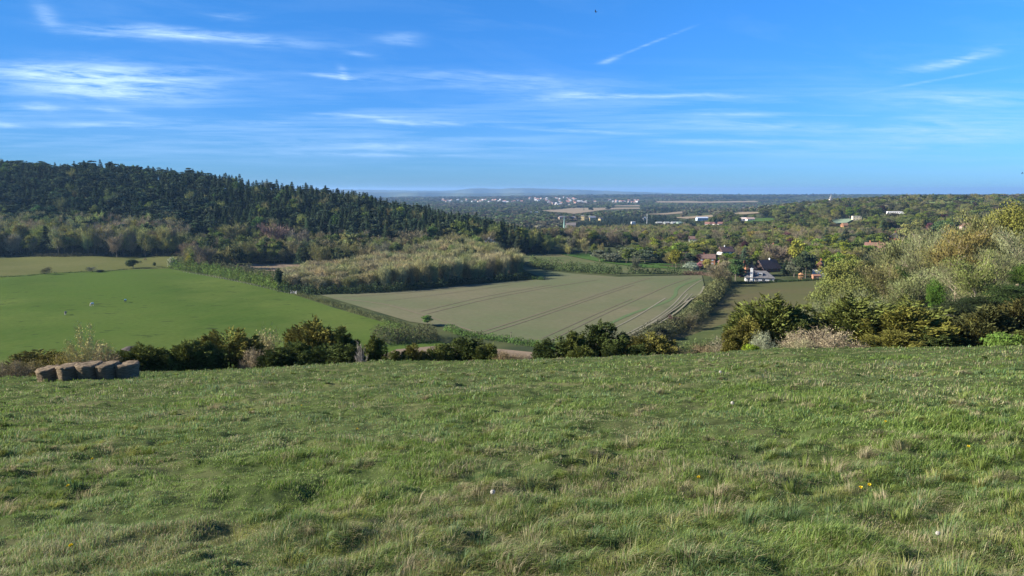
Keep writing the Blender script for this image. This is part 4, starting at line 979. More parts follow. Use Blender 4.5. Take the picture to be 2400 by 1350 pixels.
# ================================================================== bushes along the crest of the near slope
TY = [t_yew('yew_a', 81), t_yew('yew_b', 82, lobes=30), t_yew('yew_c', 83, 4.5, 4, 16), t_yew('yew_d', 84, lobes=26), t_yew('yew_e', 85, 4.5, 3.2, 9, 8000)]
TS = [t_scrub('scrub_a', 91), t_scrub('scrub_b', 92, stems=70), t_scrub('scrub_c', 93, bud=.55)]
TG = [t_broad('bright_bush', 95, 2, 3, 4500, 30, .14, .0)]
TWH = t_scrub('whip_bush', 96, 4.2, 2.6, 2600, 16, .45, .014, upright=1.3)
TDEAD = t_scrub('dead_bush', 97, 2.4, 1.6, 500, 14, .0, .02, upright=1.0)
YD, YM, YO, YG = (.066, .086, .026), (.100, .115, .030), (.14, .13, .034), (.13, .125, .028)
CB = [ # tpl, px, top, wpx, Y, tint, name, label
 (TS[1],15,842,100,45,(.20,.16,.09),'bramble_bush','brown bramble bush cut by the left edge below the pasture'),
 (TY[3],95,818,110,50,(.11,.10,.03),'yew_bush','olive yew bush left of the tall budding saplings'),
 (TS[2],60,840,90,47,(.19,.16,.07),'bramble_bush','yellowish brown brambles left of the bales'),
 (TS[2],150,822,110,48,(.24,.20,.06),'golden_bush','golden leafing bush behind the straw bales'),
 (TWH,205,745,92,47,(.36,.31,.14),'sapling_clump','tall thin budding saplings rising behind the straw bales'),
 (TS[0],230,800,110,49,(.24,.18,.10),'bramble_bush','reddish grey bare bush at the foot of the saplings'),
 (TY[1],335,806,96,52,YM,'yew_bush','rounded yew bush next to the right end of the bales'),
 (TY[2],385,818,60,52,YD,'yew_bush','low dark yew second from the bales'),
 (TY[0],440,800,100,53,YM,'yew_bush','broad yew third from the bales'),
 (TY[4],492,802,54,54,YD,'yew_bush','narrow dark yew left of the taller brownish one'),
 (TY[3],542,768,110,56,YO,'yew_bush','tall brownish yew left of the pale budding bush'),
 (TS[2],634,764,128,60,(.27,.235,.12),'budding_bush','large pale yellow budding bush among dark yews'),
 (TS[0],600,810,80,54,(.32,.26,.16),'bare_bush','pale grey bare bush in front of the budding bush'),
 (TY[2],655,815,80,54,YD,'yew_bush','low dark yew in front of the budding bush'),
 (TY[1],742,748,124,60,YO,'yew_bush','tallest yew on the left half, rounded top'),
 (TY[0],700,800,90,55,YD,'yew_bush','dark lower yew at the left foot of the tallest one'),
 (TY[3],768,805,90,54,YD,'yew_bush','dark lower yew at the right foot of the tallest one'),
 (TY[4],808,768,50,58,YD,'yew_bush','slim pointed dark yew right of the tallest one'),
 (TY[2],822,806,50,54,YD,'yew_bush','small dark yew left of the dead branches'),
 (TDEAD,848,790,34,52,(.3,.27,.23),'dead_shrub','dead shrub of bare whitish upright branches'),
 (TY[4],878,786,52,55,YM,'yew_bush','pointed yew right of the dead shrub'),
 (TY[4],925,822,38,54,YM,'yew_bush','small yew left of the bare earth gap'),
 (TY[2],972,806,50,55,YO,'yew_bush','small pointed yew in the middle of the crest'),
 (TY[4],950,830,30,54,YD,'yew_bush','tiny dark yew between two small pointed ones'),
 (TY[3],1026,806,58,56,YM,'yew_bush','squat yew right of the small pointed one'),
 (TY[0],1096,790,92,57,YD,'yew_bush','round dark yew below the bank hedge'),
 (TY[2],1148,806,66,56,YM,'yew_bush','yew right of the round dark one'),
 (TS[0],1185,818,60,54,(.20,.15,.08),'bare_bush','low brownish bare bush before the crop field corner'),
 (TS[1],1225,826,50,54,(.24,.19,.12),'dry_bush','low dry straw-coloured bush left of the big yew pair'),
 (TY[3],1305,788,76,57,YD,'yew_bush','left part of the big yew group at the centre'),
 (TY[2],1340,776,56,57,YM,'yew_bush','pointed yew between the two large central ones'),
 (TY[0],1404,754,96,58,YD,'yew_bush','tallest dark yew at the centre of the crest'),
 (TY[4],1442,800,44,55,YD,'yew_bush','dark yew tucked right of the tallest central one'),
 (TY[2],1370,810,60,54,YM,'yew_bush','low yew in front of the tallest central one'),
 (TS[1],1478,778,80,66,(.17,.145,.10),'bare_bush','greyish bare bush between the central yews'),
 (TY[3],1522,779,92,57,YO,'yew_bush','rounded yew standing alone right of the centre'),
 (TY[2],1500,808,50,55,YD,'yew_bush','low dark yew at the foot of the rounded one'),
 (TS[0],1590,812,80,56,(.19,.155,.08),'bare_bush','olive brown scrub right of the lone rounded yew'),
 (TS[2],1640,800,90,57,(.17,.13,.075),'bramble_bush','reddish brown bramble bush before the green verge'),
 (TS[1],1690,782,80,60,(.21,.19,.13),'bare_bush','pale bare bush left of the largest yew'),
 (TY[4],1712,775,56,57,YO,'yew_bush','narrow olive yew leaning on the largest one'),
 (TY[1],1800,694,150,60,YM,'yew_bush','largest yew of the crest, broad dark dome'),
 (TY[0],1750,745,100,58,YO,'yew_bush','left shoulder of the largest yew group'),
 (TY[3],1858,742,88,59,YD,'yew_bush','right shoulder of the largest yew group'),
 (TG[0],1761,806,42,51,(.19,.25,.03),'spurge_bush','small bright lime green bush at the foot of the largest yew'),
 (TS[2],1786,772,70,53,(.25,.27,.17),'bramble_bush','pale greenish spiky bush right of the lime green one'),
 (TG[0],1822,815,40,51,(.15,.18,.04),'low_bush','low yellow-green plants left of the pale blossom bush'),
 (TS[1],1926,764,180,52,(.27,.22,.14),'blackthorn_bush','wide pale pinkish grey bush dotted with buds'),
 (TS[2],1880,790,90,51,(.27,.25,.14),'blackthorn_bush','left flank of the pale bush with yellow buds'),
 (TY[0],1905,758,70,60,YD,'yew_bush','dark yew peeping over the wide pale bush'),
 (TY[1],1990,694,190,60,YM,'yew_bush','second largest dark yew behind the pale bush'),
 (TY[3],2050,745,90,58,YD,'yew_bush','dark yew left of the golden one'),
 (TY[0],2110,722,150,56,YG,'golden_yew','broad golden yellow yew'),
 (TY[1],2125,700,160,61,YM,'yew_bush','dark yew top behind the golden one'),
 (TY[2],2085,775,110,53,(.13,.125,.03),'golden_yew','lower olive gold yew boughs at the front'),
 (TY[3],2160,765,90,54,YD,'yew_bush','very dark yew right of the golden one'),
 (TY[4],2215,772,60,55,YD,'yew_bush','dark low yew before the green gap'),
 (TS[0],2225,735,60,66,(.24,.22,.16),'bare_bush','upright whitish bare branches behind the low dark yew'),
 (TY[0],2310,716,130,57,(.075,.078,.028),'yew_bush','reddish olive yew near the right edge'),
 (TY[1],2275,745,80,57,YO,'yew_bush','left flank of the reddish olive yew'),
 (TY[3],2400,690,120,58,(.075,.070,.024),'yew_bush','tall yew cut by the right edge'),
 (TG[0],2350,780,80,51,(.11,.17,.035),'bramble_bush','fresh green bramble leaves in front of the right yews'),
 (TY[2],2390,775,80,54,YM,'yew_bush','low yew in the right corner of the crest'),
]
for t, px, top, wpx, Y, c, nm, lb in CB:
    feat(None, px, top, 0, wpx * (1.38 if t in TY else 1.15), c, nm, lb, cat='bush', Y=Y, tpl=t)

# ================================================================== buildings
def house(px, base, wm, dm, wh, rh, rz, wc, rc, roof='gable', chim=(), label='', name='house', wins=3, Y=None, dormer=False, winc=(.03,.035,.045), door=True, storeys=1):
    p = hit(px, base) if Y is None else at(px, Y)
    root = bpy.data.objects.new(name, None); COL.objects.link(root); root.location = [float(c) for c in p - [0, 0, .2]]; root.rotation_euler = (0, 0, R(rz)); tag(root, label, 'house' if 'house' in name or 'bungalow' in name else name.split('_')[-1])
    mw = simple(name + '_wall', wc, .85, .12, 1.5, .2); mr = simple(name + '_roof', rc, .85, .3, 1.2, .4, 6); mg = simple('window_glass', winc, .15, .1)
    b = MB(); b.box((0, 0, wh / 2), (wm, dm, wh))
    if roof == 'gable': b.add([(-wm/2+.02, -dm/2, wh), (-wm/2+.02, dm/2, wh), (-wm/2+.02, 0, wh+rh), (-wm/2+.3, -dm/2, wh), (-wm/2+.3, dm/2, wh), (-wm/2+.3, 0, wh+rh)], [(0,2,1),(3,4,5),(0,3,5,2),(1,2,5,4)]); b.add([(wm/2-.02, -dm/2, wh), (wm/2-.02, dm/2, wh), (wm/2-.02, 0, wh+rh), (wm/2-.3, -dm/2, wh), (wm/2-.3, dm/2, wh), (wm/2-.3, 0, wh+rh)], [(0,1,2),(3,5,4),(0,2,5,3),(1,4,5,2)])
    b.build('wall', mw, root)
    r = MB(); e = .45
    if roof == 'flat': r.box((0, 0, wh + .15), (wm + .5, dm + .5, .3))
    else:
        hx = 0 if roof == 'gable' else min(wm * .3, dm * .5); W_, D_ = wm / 2 + e, dm / 2 + e; t = .22; zb = wh - e * rh / (dm / 2) + .02
        for zo in (0, t): r.add([(-W_, -D_, zb + zo), (W_, -D_, zb + zo), (W_, D_, zb + zo), (-W_, D_, zb + zo), (-W_ + hx, 0, wh + rh + zo), (W_ - hx, 0, wh + rh + zo)], [(0,1,5,4),(2,3,4,5),(3,0,4),(1,2,5)] if zo else [(4,5,1,0),(5,4,3,2),(4,0,3),(5,2,1)])
        o = r.n - 12; r.f += [[o+0,o+1,o+7,o+6],[o+1,o+2,o+8,o+7],[o+2,o+3,o+9,o+8],[o+3,o+0,o+6,o+9]]; r.m += [0]*4
    ro = r.build('roof', mr, root)
    for (cx, cyy, top, cw, cc) in chim:
        c = MB(); c.box((cx, cyy, (wh * .4 + top) / 2), (cw, cw * .8, top - wh * .4)); c.box((cx, cyy, top + .08), (cw + .2, cw * .8 + .2, .16)); c.tube([(cx, cyy, top + .16), (cx, cyy, top + .55)], [.16, .13], 8); c.build('chimney', simple('chimney_brick', cc, .85, .2, 3), ro)
    mf = simple('window_frame', (.7, .7, .68), .5, .05)
    for st in range(storeys):
        for i in range(wins):
            x = (i + .5) / wins * wm - wm / 2; z = (wh / storeys) * (st + .55); sw = min(1.4, wm / wins * .5); sh = min(1.2, wh / storeys * .5)
            wq = MB(); wq.box((x, -dm / 2 - .02, z), (sw, .06, sh)); wo_ = wq.build('window', mg, root)
            fr = MB(); fr.box((x, -dm / 2 - .05, z + sh / 2), (sw + .16, .1, .08)); fr.box((x, -dm / 2 - .05, z - sh / 2), (sw + .16, .14, .08)); fr.box((x, -dm / 2 - .05, z), (.07, .09, sh - .08)); fr.build('frame', mf, wo_)
    # windows on the sunny left end wall
    wq = MB(); wq.box((-wm / 2 - .02, -dm * .18, wh * .55), (.06, 1.1, min(1.1, wh * .45))); wq.build('window', mg, root)
    if dormer:
        d_ = MB(); d_.box((0, -dm * .30, wh + rh * .52), (2.6, dm * .25, 1.3)); d_.build('dormer', mw, root)
        d2 = MB(); d2.box((0, -dm * .425 - .03, wh + rh * .52), (1.6, .06, .8)); d2.build('window', mg, root)
    return root
WH = (.78, .77, .74); BR = (.36, .13, .075); BRD = (.24, .10, .065); OR = (.38, .17, .085); TI = (.15, .09, .07); SL = (.12, .12, .13); SLB = (.16, .14, .13); CR = (.62, .54, .38)
house(1779,659,15.5,9,2.8,3.3,-14,(.66,.65,.62),(.13,.125,.125),'hip',[(-4.6,-4.2,7.8,1.4,WH)],'white bungalow with a grey hipped roof and a tall white chimney','bungalow',4,dormer=True)
house(1752,648,8,7,5.2,3.0,18,BRD,OR,'hip',[(-2.6,0,9.6,1.0,BR),(3.4,1,9.2,1.1,OR)],'dark red brick house with an orange tiled roof and two chimneys behind the bungalow','brick_house',3,storeys=2)
house(1797,636,14,9,2.6,5.0,24,BRD,(.13,.085,.07),'gable',[(2,0,8.4,.9,WH)],'large house with a steep dark brown roof right of the brick house','steep_roofed_house',3)
house(1656,620,11,8,5.0,2.6,-12,OR,TI,'gable',[(-2,0,8.2,.8,BR)],'orange rendered house with white window bays near the pink cherry','orange_house',3,winc=(.6,.6,.58),storeys=2)
house(1706,624,11,8,3.6,3.8,28,BRD,TI,'hip',[(1,0,8,.8,WH)],'low brown-roofed house behind the big leafless tree','brown_roofed_house',3)
house(1700,596,12,8,3.0,3.6,20,WH,(.17,.10,.075),'gable',[(-1,0,7.6,.8,WH)],'white house under a broad brown roof in front of the pines','white_house',3)
house(1625,567,11,8,4.0,2.8,-10,WH,TI,'gable',[],'small white house glimpsed among trees behind the golden green tree','cottage',3)
house(1922,646,9,8,5.0,4.2,60,WH,(.34,.17,.10),'gable',[(0,0,10.2,.8,BR)],'white-walled house with an orange-brown roof behind the yellow willow','gabled_house',2)
house(1812,566+30,7,7,5,3,10,BR,TI,'hip',[(0,0,9.4,1.2,BR)],'brick house mostly hidden behind the brown leafless tree','brick_house',2)
house(2096,568,12,9,5.4,4.6,62,BR,SLB,'gable',[(-3,0,11.4,1.0,BR)],'brick house with pointed gable and slate roof right of the layered cedar','brick_house',3,storeys=2)
house(2050,592,15,9,4.8,3.6,-32,(.30,.18,.13),(.20,.105,.08),'gable',[(-4,0,9.8,1.0,OR),(3,1,9.4,.9,BR)],'long red-roofed house left of the gabled brick house','red_roofed_house',4,storeys=2)
house(2099,505,26,10,6.5,1,-18,WH,WH,'flat',[],'long white flat-roofed modern villa on the wooded hill','modern_villa',8,storeys=2)
house(2007,516,13,8,6.5,1,-10,CR,(.5,.48,.42),'flat',[],'cream flat-roofed house below the white villa','modern_house',3,storeys=2)
house(1979,536,8,7,5,3.2,12,OR,(.42,.22,.12),'gable',[],'small orange gabled house below the pale field','orange_house',2)
house(2266,538,15,8,4.6,3.6,-8,(.5,.38,.33),(.34,.19,.14),'gable',[(3,0,9,.8,BR)],'pinkish house with tiled roof near the top of the right slope','tiled_house',3)
house(2290,530,9,7,4.6,3.0,20,(.45,.33,.28),(.30,.17,.13),'gable',[],'smaller tiled house right of the pinkish one','tiled_house',2)
house(2122,465,22,9,5,3.0,5,(.5,.46,.4),(.3,.27,.25),'hip',[],'pale hall on the crest of the right-hand hill','hilltop_hall',5)
for i, (px, w_) in enumerate(((1658,9),(1667,8),(1678,10),(1688,8))):
    house(px,530,w_,7,4.5,3.2,(-20,10,30,-5)[i],(.6,.57,.52),(.26,.13,.10),'gable',[],('leftmost','second','third','rightmost')[i] + ' of four white cottages with red roofs in the middle distance','cottage',2)
house(1318,516,20,12,8,3,15,(.30,.22,.16),(.16,.15,.17),'hip',[],'brown school block left of the yellow ones near the church','school_block',5,storeys=2)
house(1366,517,9,10,12,2,-15,(.55,.42,.18),SLB,'hip',[],'tall yellow brick block left of the long yellow one','yellow_block',2,storeys=3)
house(1388,517,16,10,8,4,10,(.55,.42,.18),(.20,.21,.24),'gable',[],'long yellow brick block with a grey roof','yellow_block',4,storeys=2)
house(1408,519,9,9,7,3,35,(.58,.46,.22),SLB,'gable',[],'small yellow building right of the long yellow block','yellow_block',2,storeys=2)
house(1345,516,16,10,6,4,-20,(.26,.2,.16),SL,'hip',[],'dark-roofed building between brown and yellow school blocks','school_block',4)
house(1253,499,40,14,4,1,6,(.5,.52,.52),(.72,.74,.75),'flat',[],'long low white shed beside the distant stubble field','white_shed',6)
for px, c, lb in ((1545,(.66,.68,.66),'pale curved warehouse roof, leftmost of four'),(1562,(.62,.65,.63),'pale warehouse second from left'),(1580,(.66,.68,.66),'pale warehouse third from left'),(1594,(.45,.60,.50),'greenish warehouse, rightmost of four')):
    house(px,524,11,16,2.4,1.6,8,tuple(q * .6 for q in c),tuple(q * .6 for q in c),'gable',[],lb,'warehouse',2)
house(1484,526,9,8,6,2,0,WH,WH,'flat',[],'small white cube building left of the mast','white_building',2)
house(1510,518,7,7,7,3,20,(.72,.75,.8),(.6,.63,.68),'gable',[],'white gabled building at the foot of the mast','white_building',1)
house(1645,517,24,12,6,2,6,(.5,.58,.68),(.45,.5,.58),'gable',[],'bluish grey building left of the white farmhouse','grey_building',5)
house(1742,518,14,8,4,3,-20,WH,(.5,.42,.38),'gable',[],'white farmhouse at the edge of the distant green field','farmhouse',3)
house(1758,518,15,8,4,3,10,WH,(.5,.36,.3),'gable',[],'white farm building with pinkish roof beside the farmhouse','farm_building',3)
house(1720,516,11,8,4,3,30,(.35,.2,.16),TI,'gable',[],'small red house left of the white farmhouse','red_house',2)
# far town
mesh_v = []
for i, (wc, rc) in enumerate(((WH, (.40, .20, .14)), ((.70, .66, .6), (.30, .24, .22)), ((.66, .5, .4), (.42, .19, .13)), (WH, (.5, .5, .52)))):
    b = MB(); b.box((0, 0, 2.8), (11, 8, 5.6), m=0); b.add([(-6, -4.6, 5.5), (6, -4.6, 5.5), (6, 4.6, 5.5), (-6, 4.6, 5.5), (-6, 0, 9), (6, 0, 9)], [(0,1,5,4),(2,3,4,5),(3,0,4),(1,2,5)], 1)
    mesh_v.append(b.mesh('town_house', [simple('town_wall', tuple(q * .4 for q in wc), .8, .05), simple('town_roof', rc, .8, .1)]))
for px, py, p in TOWN:
    o = link(bpy.data.objects.new('town_house', random.choice(mesh_v))); k = random.uniform(.7, 1.3); o.location = [float(c) for c in p]; o.scale = (k * random.uniform(1, 1.5), k, k * .95); o.rotation_euler = (0, 0, random.uniform(-.9, .6))
    tag(o, 'tiny pale house in the distant town under the blue hills', 'house', 'houses of the distant town')
# church
def church():
    Y = 1290.; p = at(1322, Y); top = ray(1322, 506); zt = top[2] / top[1] * Y - p[2]
    r = bpy.data.objects.new('church', None); COL.objects.link(r); r.location = [float(c) for c in p]; tag(r, 'church with a slender pale green copper spire among the valley trees', 'church')
    ms = simple('church_stone', (.42, .38, .32), .9, .2, 2); mc = simple('copper', (.24, .40, .34), .6, .15, 2); ml = simple('church_roof', (.2, .17, .15), .9)
    th_ = zt - 27; b = MB(); b.box((0, 0, th_ / 2), (4.6, 4.6, th_)); b.build('tower', ms, r)
    s_ = MB(); s_.tube([(0, 0, th_ - .3), (0, 0, th_ + 1.5), (0, 0, zt - 2), (0, 0, zt)], [2.4, 1.9, .3, .1], 8); s_.build('spire', mc, r)
    n = MB(); n.box((12, 0, 5), (18, 9, 10)); n.build('nave', ms, r); q = MB(); q.add([(3.3, -5, 9.9), (21.3, -5, 9.9), (21.3, 5, 9.9), (3.3, 5, 9.9), (3.3, 0, 15), (21.3, 0, 15)], [(0,1,5,4),(2,3,4,5),(3,0,4),(1,2,5)]); q.build('roof', ml, r)
church()
def mast(px, top, Y, wb, label, name='lattice_mast', dishes=True):
    p = at(px, Y); z = ray(px, top); h = z[2] / z[1] * Y - p[2]; r = bpy.data.objects.new(name, None); COL.objects.link(r); r.location = [float(c) for c in p]; tag(r, label, 'mast')
    mm = simple('mast_steel', (.45, .43, .43), .6, .2, .3); b = MB(); n = 9
    q = lambda t, k: (wb * (1 - t * .8) * (1 if k in (0, 3) else -1) / 2, wb * (1 - t * .8) * (1 if k < 2 else -1) / 2, h * t)
    for k in range(4):
        b.tube([q(0, k), q(1, k)], [.22, .14], 4)
        for i in range(n): b.tube([q(i / n, k), q((i + 1) / n, (k + 1) % 4)], [.1, .1], 3); b.tube([q((i + 1) / n, k), q((i + 1) / n, (k + 1) % 4)], [.1, .1], 3)
    b.build('frame', mm, r); t = MB(); t.tube([(0, 0, h), (0, 0, h + 4)], [.15, .08], 6); t.build('antenna', mm, r)
    if dishes:
        d = MB(); d.box((0, 0, h * .62), (wb * 1.4, wb * 1.4, 1.6)); d.box((0, 0, h * .75), (wb * 1.0, wb * 1.0, 1.2)); d.build('platform', simple('mast_paint', (.6, .5, .46), .6), r)
mast(1946, 457, 1560, 4.2, 'tall lattice transmitter mast on the wooded hill')
b = MB(); p = at(1516, 1500); hh_ = ray(1516, 502)[2] / ray(1516, 502)[1] * 1500 - p[2]; b.tube([(0, 0, 0), (0, 0, hh_)], [.4, .3], 8); b.tube([(0, 0, hh_), (0, 0, hh_ + .6)], [.8, .8], 8); o = b.build('floodlight_pole', simple('pale_pole', (.7, .7, .7), .5)); o.location = [float(c) for c in p]; tag(o, 'thin white pole standing by the pale warehouses', 'pole')
b = MB(); b.tube([(0, 0, 14), (0, 0, 20)], [9, 9], 14); b.tube([(0, 0, 20), (0, 0, 23)], [9, 2], 14)
for k in range(6): b.tube([(7 * math.cos(k), 7 * math.sin(k), 0), (7 * math.cos(k), 7 * math.sin(k), 14)], [.8, .8], 6)
p = hit(2153, 457.5, 3000.); o = b.build('water_tower', simple('tower_white', (.8, .8, .8), .6)); o.location = [float(c) for c in p]; zt = ray(2153, 450.5); o.location.z = zt[2] / zt[1] * p[1] - 23; tag(o, 'white water tower on the far skyline', 'water tower')

# play frame in the garden
def play():
    p = hit(1893, 655); r = bpy.data.objects.new('climbing_frame', None); COL.objects.link(r); r.location = [float(c) for c in p]; r.rotation_euler = (0, 0, R(6)); tag(r, 'orange wooden climbing frame with a swing beam behind the garden hedge', 'climbing frame')
    mt = simple('orange_timber', (.50, .26, .12), .7, .2, 3); b = MB()
    b.box((0, 0, 2.75), (6.2, .2, .2))
    for x in (-3, 3):
        for s in (-1, 1): b.tube([(x, s * 1.1, 0), (x, 0, 2.75)], [.11, .11], 5)
    b.build('swing_frame', mt, r); t = MB()
    for x in (-5.2, -3.4):
        for y in (-.9, .9): t.box((x, y, 1.5), (.18, .18, 3))
    t.box((-4.3, 0, 1.5), (2.0, 2.0, .15)); t.add([(-5.5, -1.2, 3), (-3.1, -1.2, 3), (-3.1, 1.2, 3), (-5.5, 1.2, 3), (-4.3, 0, 4)], [(0,1,4),(1,2,4),(2,3,4),(3,0,4)]); t.build('tower', mt, r)
    for x in (-1.2, 1.2):
        s = MB(); s.box((x, 0, .55), (.5, .2, .06)); s.tube([(x - .2, 0, .55), (x - .2, 0, 2.7)], [.03, .03], 3); s.tube([(x + .2, 0, .55), (x + .2, 0, 2.7)], [.03, .03], 3); s.build('swing', mt, r)
    p = hit(1912, 655); o = MB(); o.box((0, 0, 1.1), (4, 2.6, 2.2)); o.add([(-2.2, -1.5, 2.2), (2.2, -1.5, 2.2), (2.2, 1.5, 2.2), (-2.2, 1.5, 2.2), (-2.2, 0, 3.1), (2.2, 0, 3.1)], [(0,1,5,4),(2,3,4,5),(3,0,4),(1,2,5)]); q = o.build('garden_shed', simple('shed_timber', (.32, .16, .09), .8)); q.location = [float(c) for c in p]; tag(q, 'small reddish brown garden shed right of the climbing frame', 'shed')
    p = hit(1928, 656); o = MB()
    for i in range(14): o.box((i * .5 - 3.2, 0, .9), (.47, .06, 1.8 + .03 * (i % 3)))
    q = o.build('fence_panel', simple('fresh_timber', (.62, .40, .26), .7)); q.location = [float(c) for c in p]; tag(q, 'pale pinkish timber fence panel at the right end of the garden hedge', 'fence')
play()

# field gate, post, mound
p = hit(688, 688); b = MB(); 
for z in (.25, .5, .75, 1.0, 1.25): b.box((0, 0, z), (3.6, .05, .09))
for x in (-1.75, 0, 1.75): b.box((x, -.05, .75), (.09, .05, 1.15))
g_ = bpy.data.objects.new('field_gate', None); COL.objects.link(g_); g_.location = [float(c) for c in p]; g_.rotation_euler = (0, 0, R(-30)); tag(g_, 'white field gate at the gap between the two hedges', 'gate')
b.build('leaf', simple('white_paint', (.8, .8, .8), .5), g_)
for x in (-2, 2): b = MB(); b.box((x, 0, .8), (.22, .22, 1.6)); b.build('post', simple('post_paint', (.7, .7, .68), .7), g_)
p = hit(1197, 801); b = MB(); b.tube([(0, 0, -.3), (.1, 0, 3.6)], [.11, .09], 7); b.box((.1, 0, 3.3), (.7, .1, .1)); o = b.build('marker_post', simple('old_wood', (.22, .18, .13), .9)); o.location = [float(c) for c in p]; tag(o, 'single wooden post standing in the near edge of the crop field', 'post')
def fence(line, n, label, h=1.15, t0=190., world=False):
    P = np.array([hit(x, y, t0)[:2] for x, y in line]) if not world else np.array([at(x, Y)[:2] for x, Y in line]); cum = np.concatenate([[0], np.cumsum(np.hypot(*(P[1:] - P[:-1]).T))]); s = np.linspace(0, cum[-1], n)
    X = np.interp(s, cum, P[:, 0]); Yy = np.interp(s, cum, P[:, 1]); Z = H(X, Yy, world); r = bpy.data.objects.new('wire_fence', None); COL.objects.link(r); org = np.array([X[0], Yy[0], Z[0]]); r.location = [float(c) for c in org]; tag(r, label, 'fence')
    mw = simple('weathered_wood', (.30, .27, .22), .9); b = MB(); b.tube([(0, 0, -.2), (0, 0, h)], [.06, .055], 5); me = b.mesh('post', [mw])
    for i in range(n): o = link(bpy.data.objects.new('post', me), r); o.location = (X[i] - org[0], Yy[i] - org[1], Z[i] - org[2])
    for z in (.45, .8, 1.08):
        b = MB(); b.tube([(X[i] - org[0], Yy[i] - org[1] - .06, Z[i] - org[2] + z) for i in range(n)], [.008] * n, 3); b.build('wire', simple('fence_wire', (.4, .4, .4), .4, metal=.8), r)
fence([(430,640),(500,650),(560,663),(600,671),(640,681),(676,690)], 34, 'post and wire fence along the tall green hedgerow')
# molehill-like earth bank
def mound(px, py, wm, hm, c, name, label):
    p = hit(px, py); g = np.random.default_rng(3); V = []; Fq = []; n = 24; m = 8
    for i in range(m + 1):
        for k in range(n):
            t = i / m; a = k / n * 6.283; q = (1 - t) * (1 + .3 * math.sin(a * 3 + 1) * t + .15 * g.random()); V.append((math.cos(a) * wm / 2 * q, math.sin(a) * wm / 4 * q, hm * (1 - (1 - t) ** 2) + g.random() * .08 * hm - .15))
    for i in range(m):
        for k in range(n): Fq.append((i * n + k, i * n + (k + 1) % n, (i + 1) * n + (k + 1) % n, (i + 1) * n + k))
    me = bpy.data.meshes.new(name); me.from_pydata(V, [], Fq); me.materials.append(simple(name, c, .95, .4, 2, .5)); o = link(bpy.data.objects.new(name, me)); o.location = [float(v) for v in p]; tag(o, label, 'mound')
mound(306, 822, 7, 1.6, (.06, .045, .035), 'earth_mound', 'dark earth mound at the near edge of the green pasture')
sheet('bare_track', [(880,842),(930,822),(1010,815),(1080,812),(1240,828),(1300,836),(1240,842),(1100,834),(960,848)], m_stub, .5, 5, 20, 'bare pinkish earth track at the foot of the slope', 150.)
b = MB(); b.box((0, 0, .7), (2.2, 1.4, 1.0)); b.box((0, 0, .1), (1.8, 1.2, .3)); b.tube([(-1.1, 0, 1.15), (1.1, 0, 1.15)], [.25, .25], 8); o = b.build('water_tank', simple('tank_white', (.75, .75, .75), .5)); o.location = [float(c) for c in at(2372, 112)]; o.location.z += .6; tag(o, 'small white tank on the shaded slope near the right edge', 'tank')

# ================================================================== far blue hills
def hills(name, prof, Y, depth, label, c):
    pts = []
    for i in range(len(prof) - 1):
        (x0, y0), (x1, y1) = prof[i], prof[i + 1]; n = max(1, int((x1 - x0) / 4)); pts += [(x0 + (x1 - x0) * k / n, y0 + (y1 - y0) * k / n) for k in range(n)]
    pts.append(prof[-1]); P = np.array(pts); n = len(P); zr = []
    P[:, 1] -= (fbm(P[:, 0] * .09, P[:, 0] * 0, 4) - .5) * 1.6
    V = []; m = 9
    for j in range(m):
        f = j / (m - 1)           # 0 front foot .. 1 back foot
        hgt = math.sin(math.pi * f) ** .8 if f < .5 else math.sin(math.pi * f)
        for i, (px, py) in enumerate(P):
            d = ray(px, py); zt = d[2] / d[1] * Y; x = d[0] / d[1] * Y; y = Y + (f - .5) * depth + 300 * math.sin(px * .05); z = -260 + (zt + 260) * hgt + (0 if j == m // 2 else (_perm[i % 256, j * 9] - .5) * 6); V.append((x * (y / Y), y, z))
    Fq = [(j * n + i, j * n + i + 1, (j + 1) * n + i + 1, (j + 1) * n + i) for j in range(m - 1) for i in range(n - 1)]
    me = bpy.data.meshes.new(name); me.from_pydata(V, [], Fq); me.polygons.foreach_set('use_smooth', [True] * len(Fq)); me.materials.append(c); me.update(); o = link(bpy.data.objects.new(name, me)); tag(o, label, kind='structure')
m_h = field_mat('distant_hill_woods', (.05, .065, .035), (.09, .10, .05), mott=.0015, big=.0006)
hills('hills', [(560,448),(700,444),(760,442.5),(860,445),(960,446.5),(1040,447),(1075,445),(1105,441.5),(1135,441),(1165,443),(1200,441),(1260,441.5),(1340,444),(1420,447),(1500,450),(1600,453.5),(1700,456)], 17500, 3500, 'long blue hill ridge on the horizon', m_h)
hills('hills', [(500,455),(700,451),(850,450.5),(1000,451),(1120,453),(1220,452.5),(1360,454),(1500,455),(1700,457),(1900,456)], 12500, 2500, 'lower wooded rise in front of the blue hills', m_h)

# ================================================================== straw bales
def bale_mat():
    m, nt, out = new_mat('weathered_straw'); tc = nt.node('ShaderNodeTexCoord').outputs['Object']
    v = nt.vmul(tc, (1.5, 1.5, 16)); n1 = nt.noise(v, 2.2, 6, .7, .3); n2 = nt.noise(tc, 5, 5, .6); n3 = nt.noise(tc, 40, 3, .7)
    c = nt.mix(nt.ramp(n1, .35, .66), (.075, .058, .04), (.29, .225, .15)); c = nt.mix(nt.ramp(n2, .5, .7, 0, .5), c, (.13, .115, .09)); c = nt.mix(nt.ramp(n3, .55, .75, 0, .4), c, (.10, .08, .06))
    b = nt.node('ShaderNodeBsdfDiffuse'); nt.l.new(c, b.inputs[0]); bn = nt.node('ShaderNodeBump'); bn.inputs['Strength'].default_value = .9; bn.inputs['Distance'].default_value = .04
    nt.l.new(nt.math('ADD', n1, nt.math('MULTIPLY', n3, .4)), bn.inputs['Height']); nt.l.new(bn.outputs[0], b.inputs['Normal']); nt.l.new(b.outputs[0], out.inputs[0]); return m
m_bale = bale_mat()
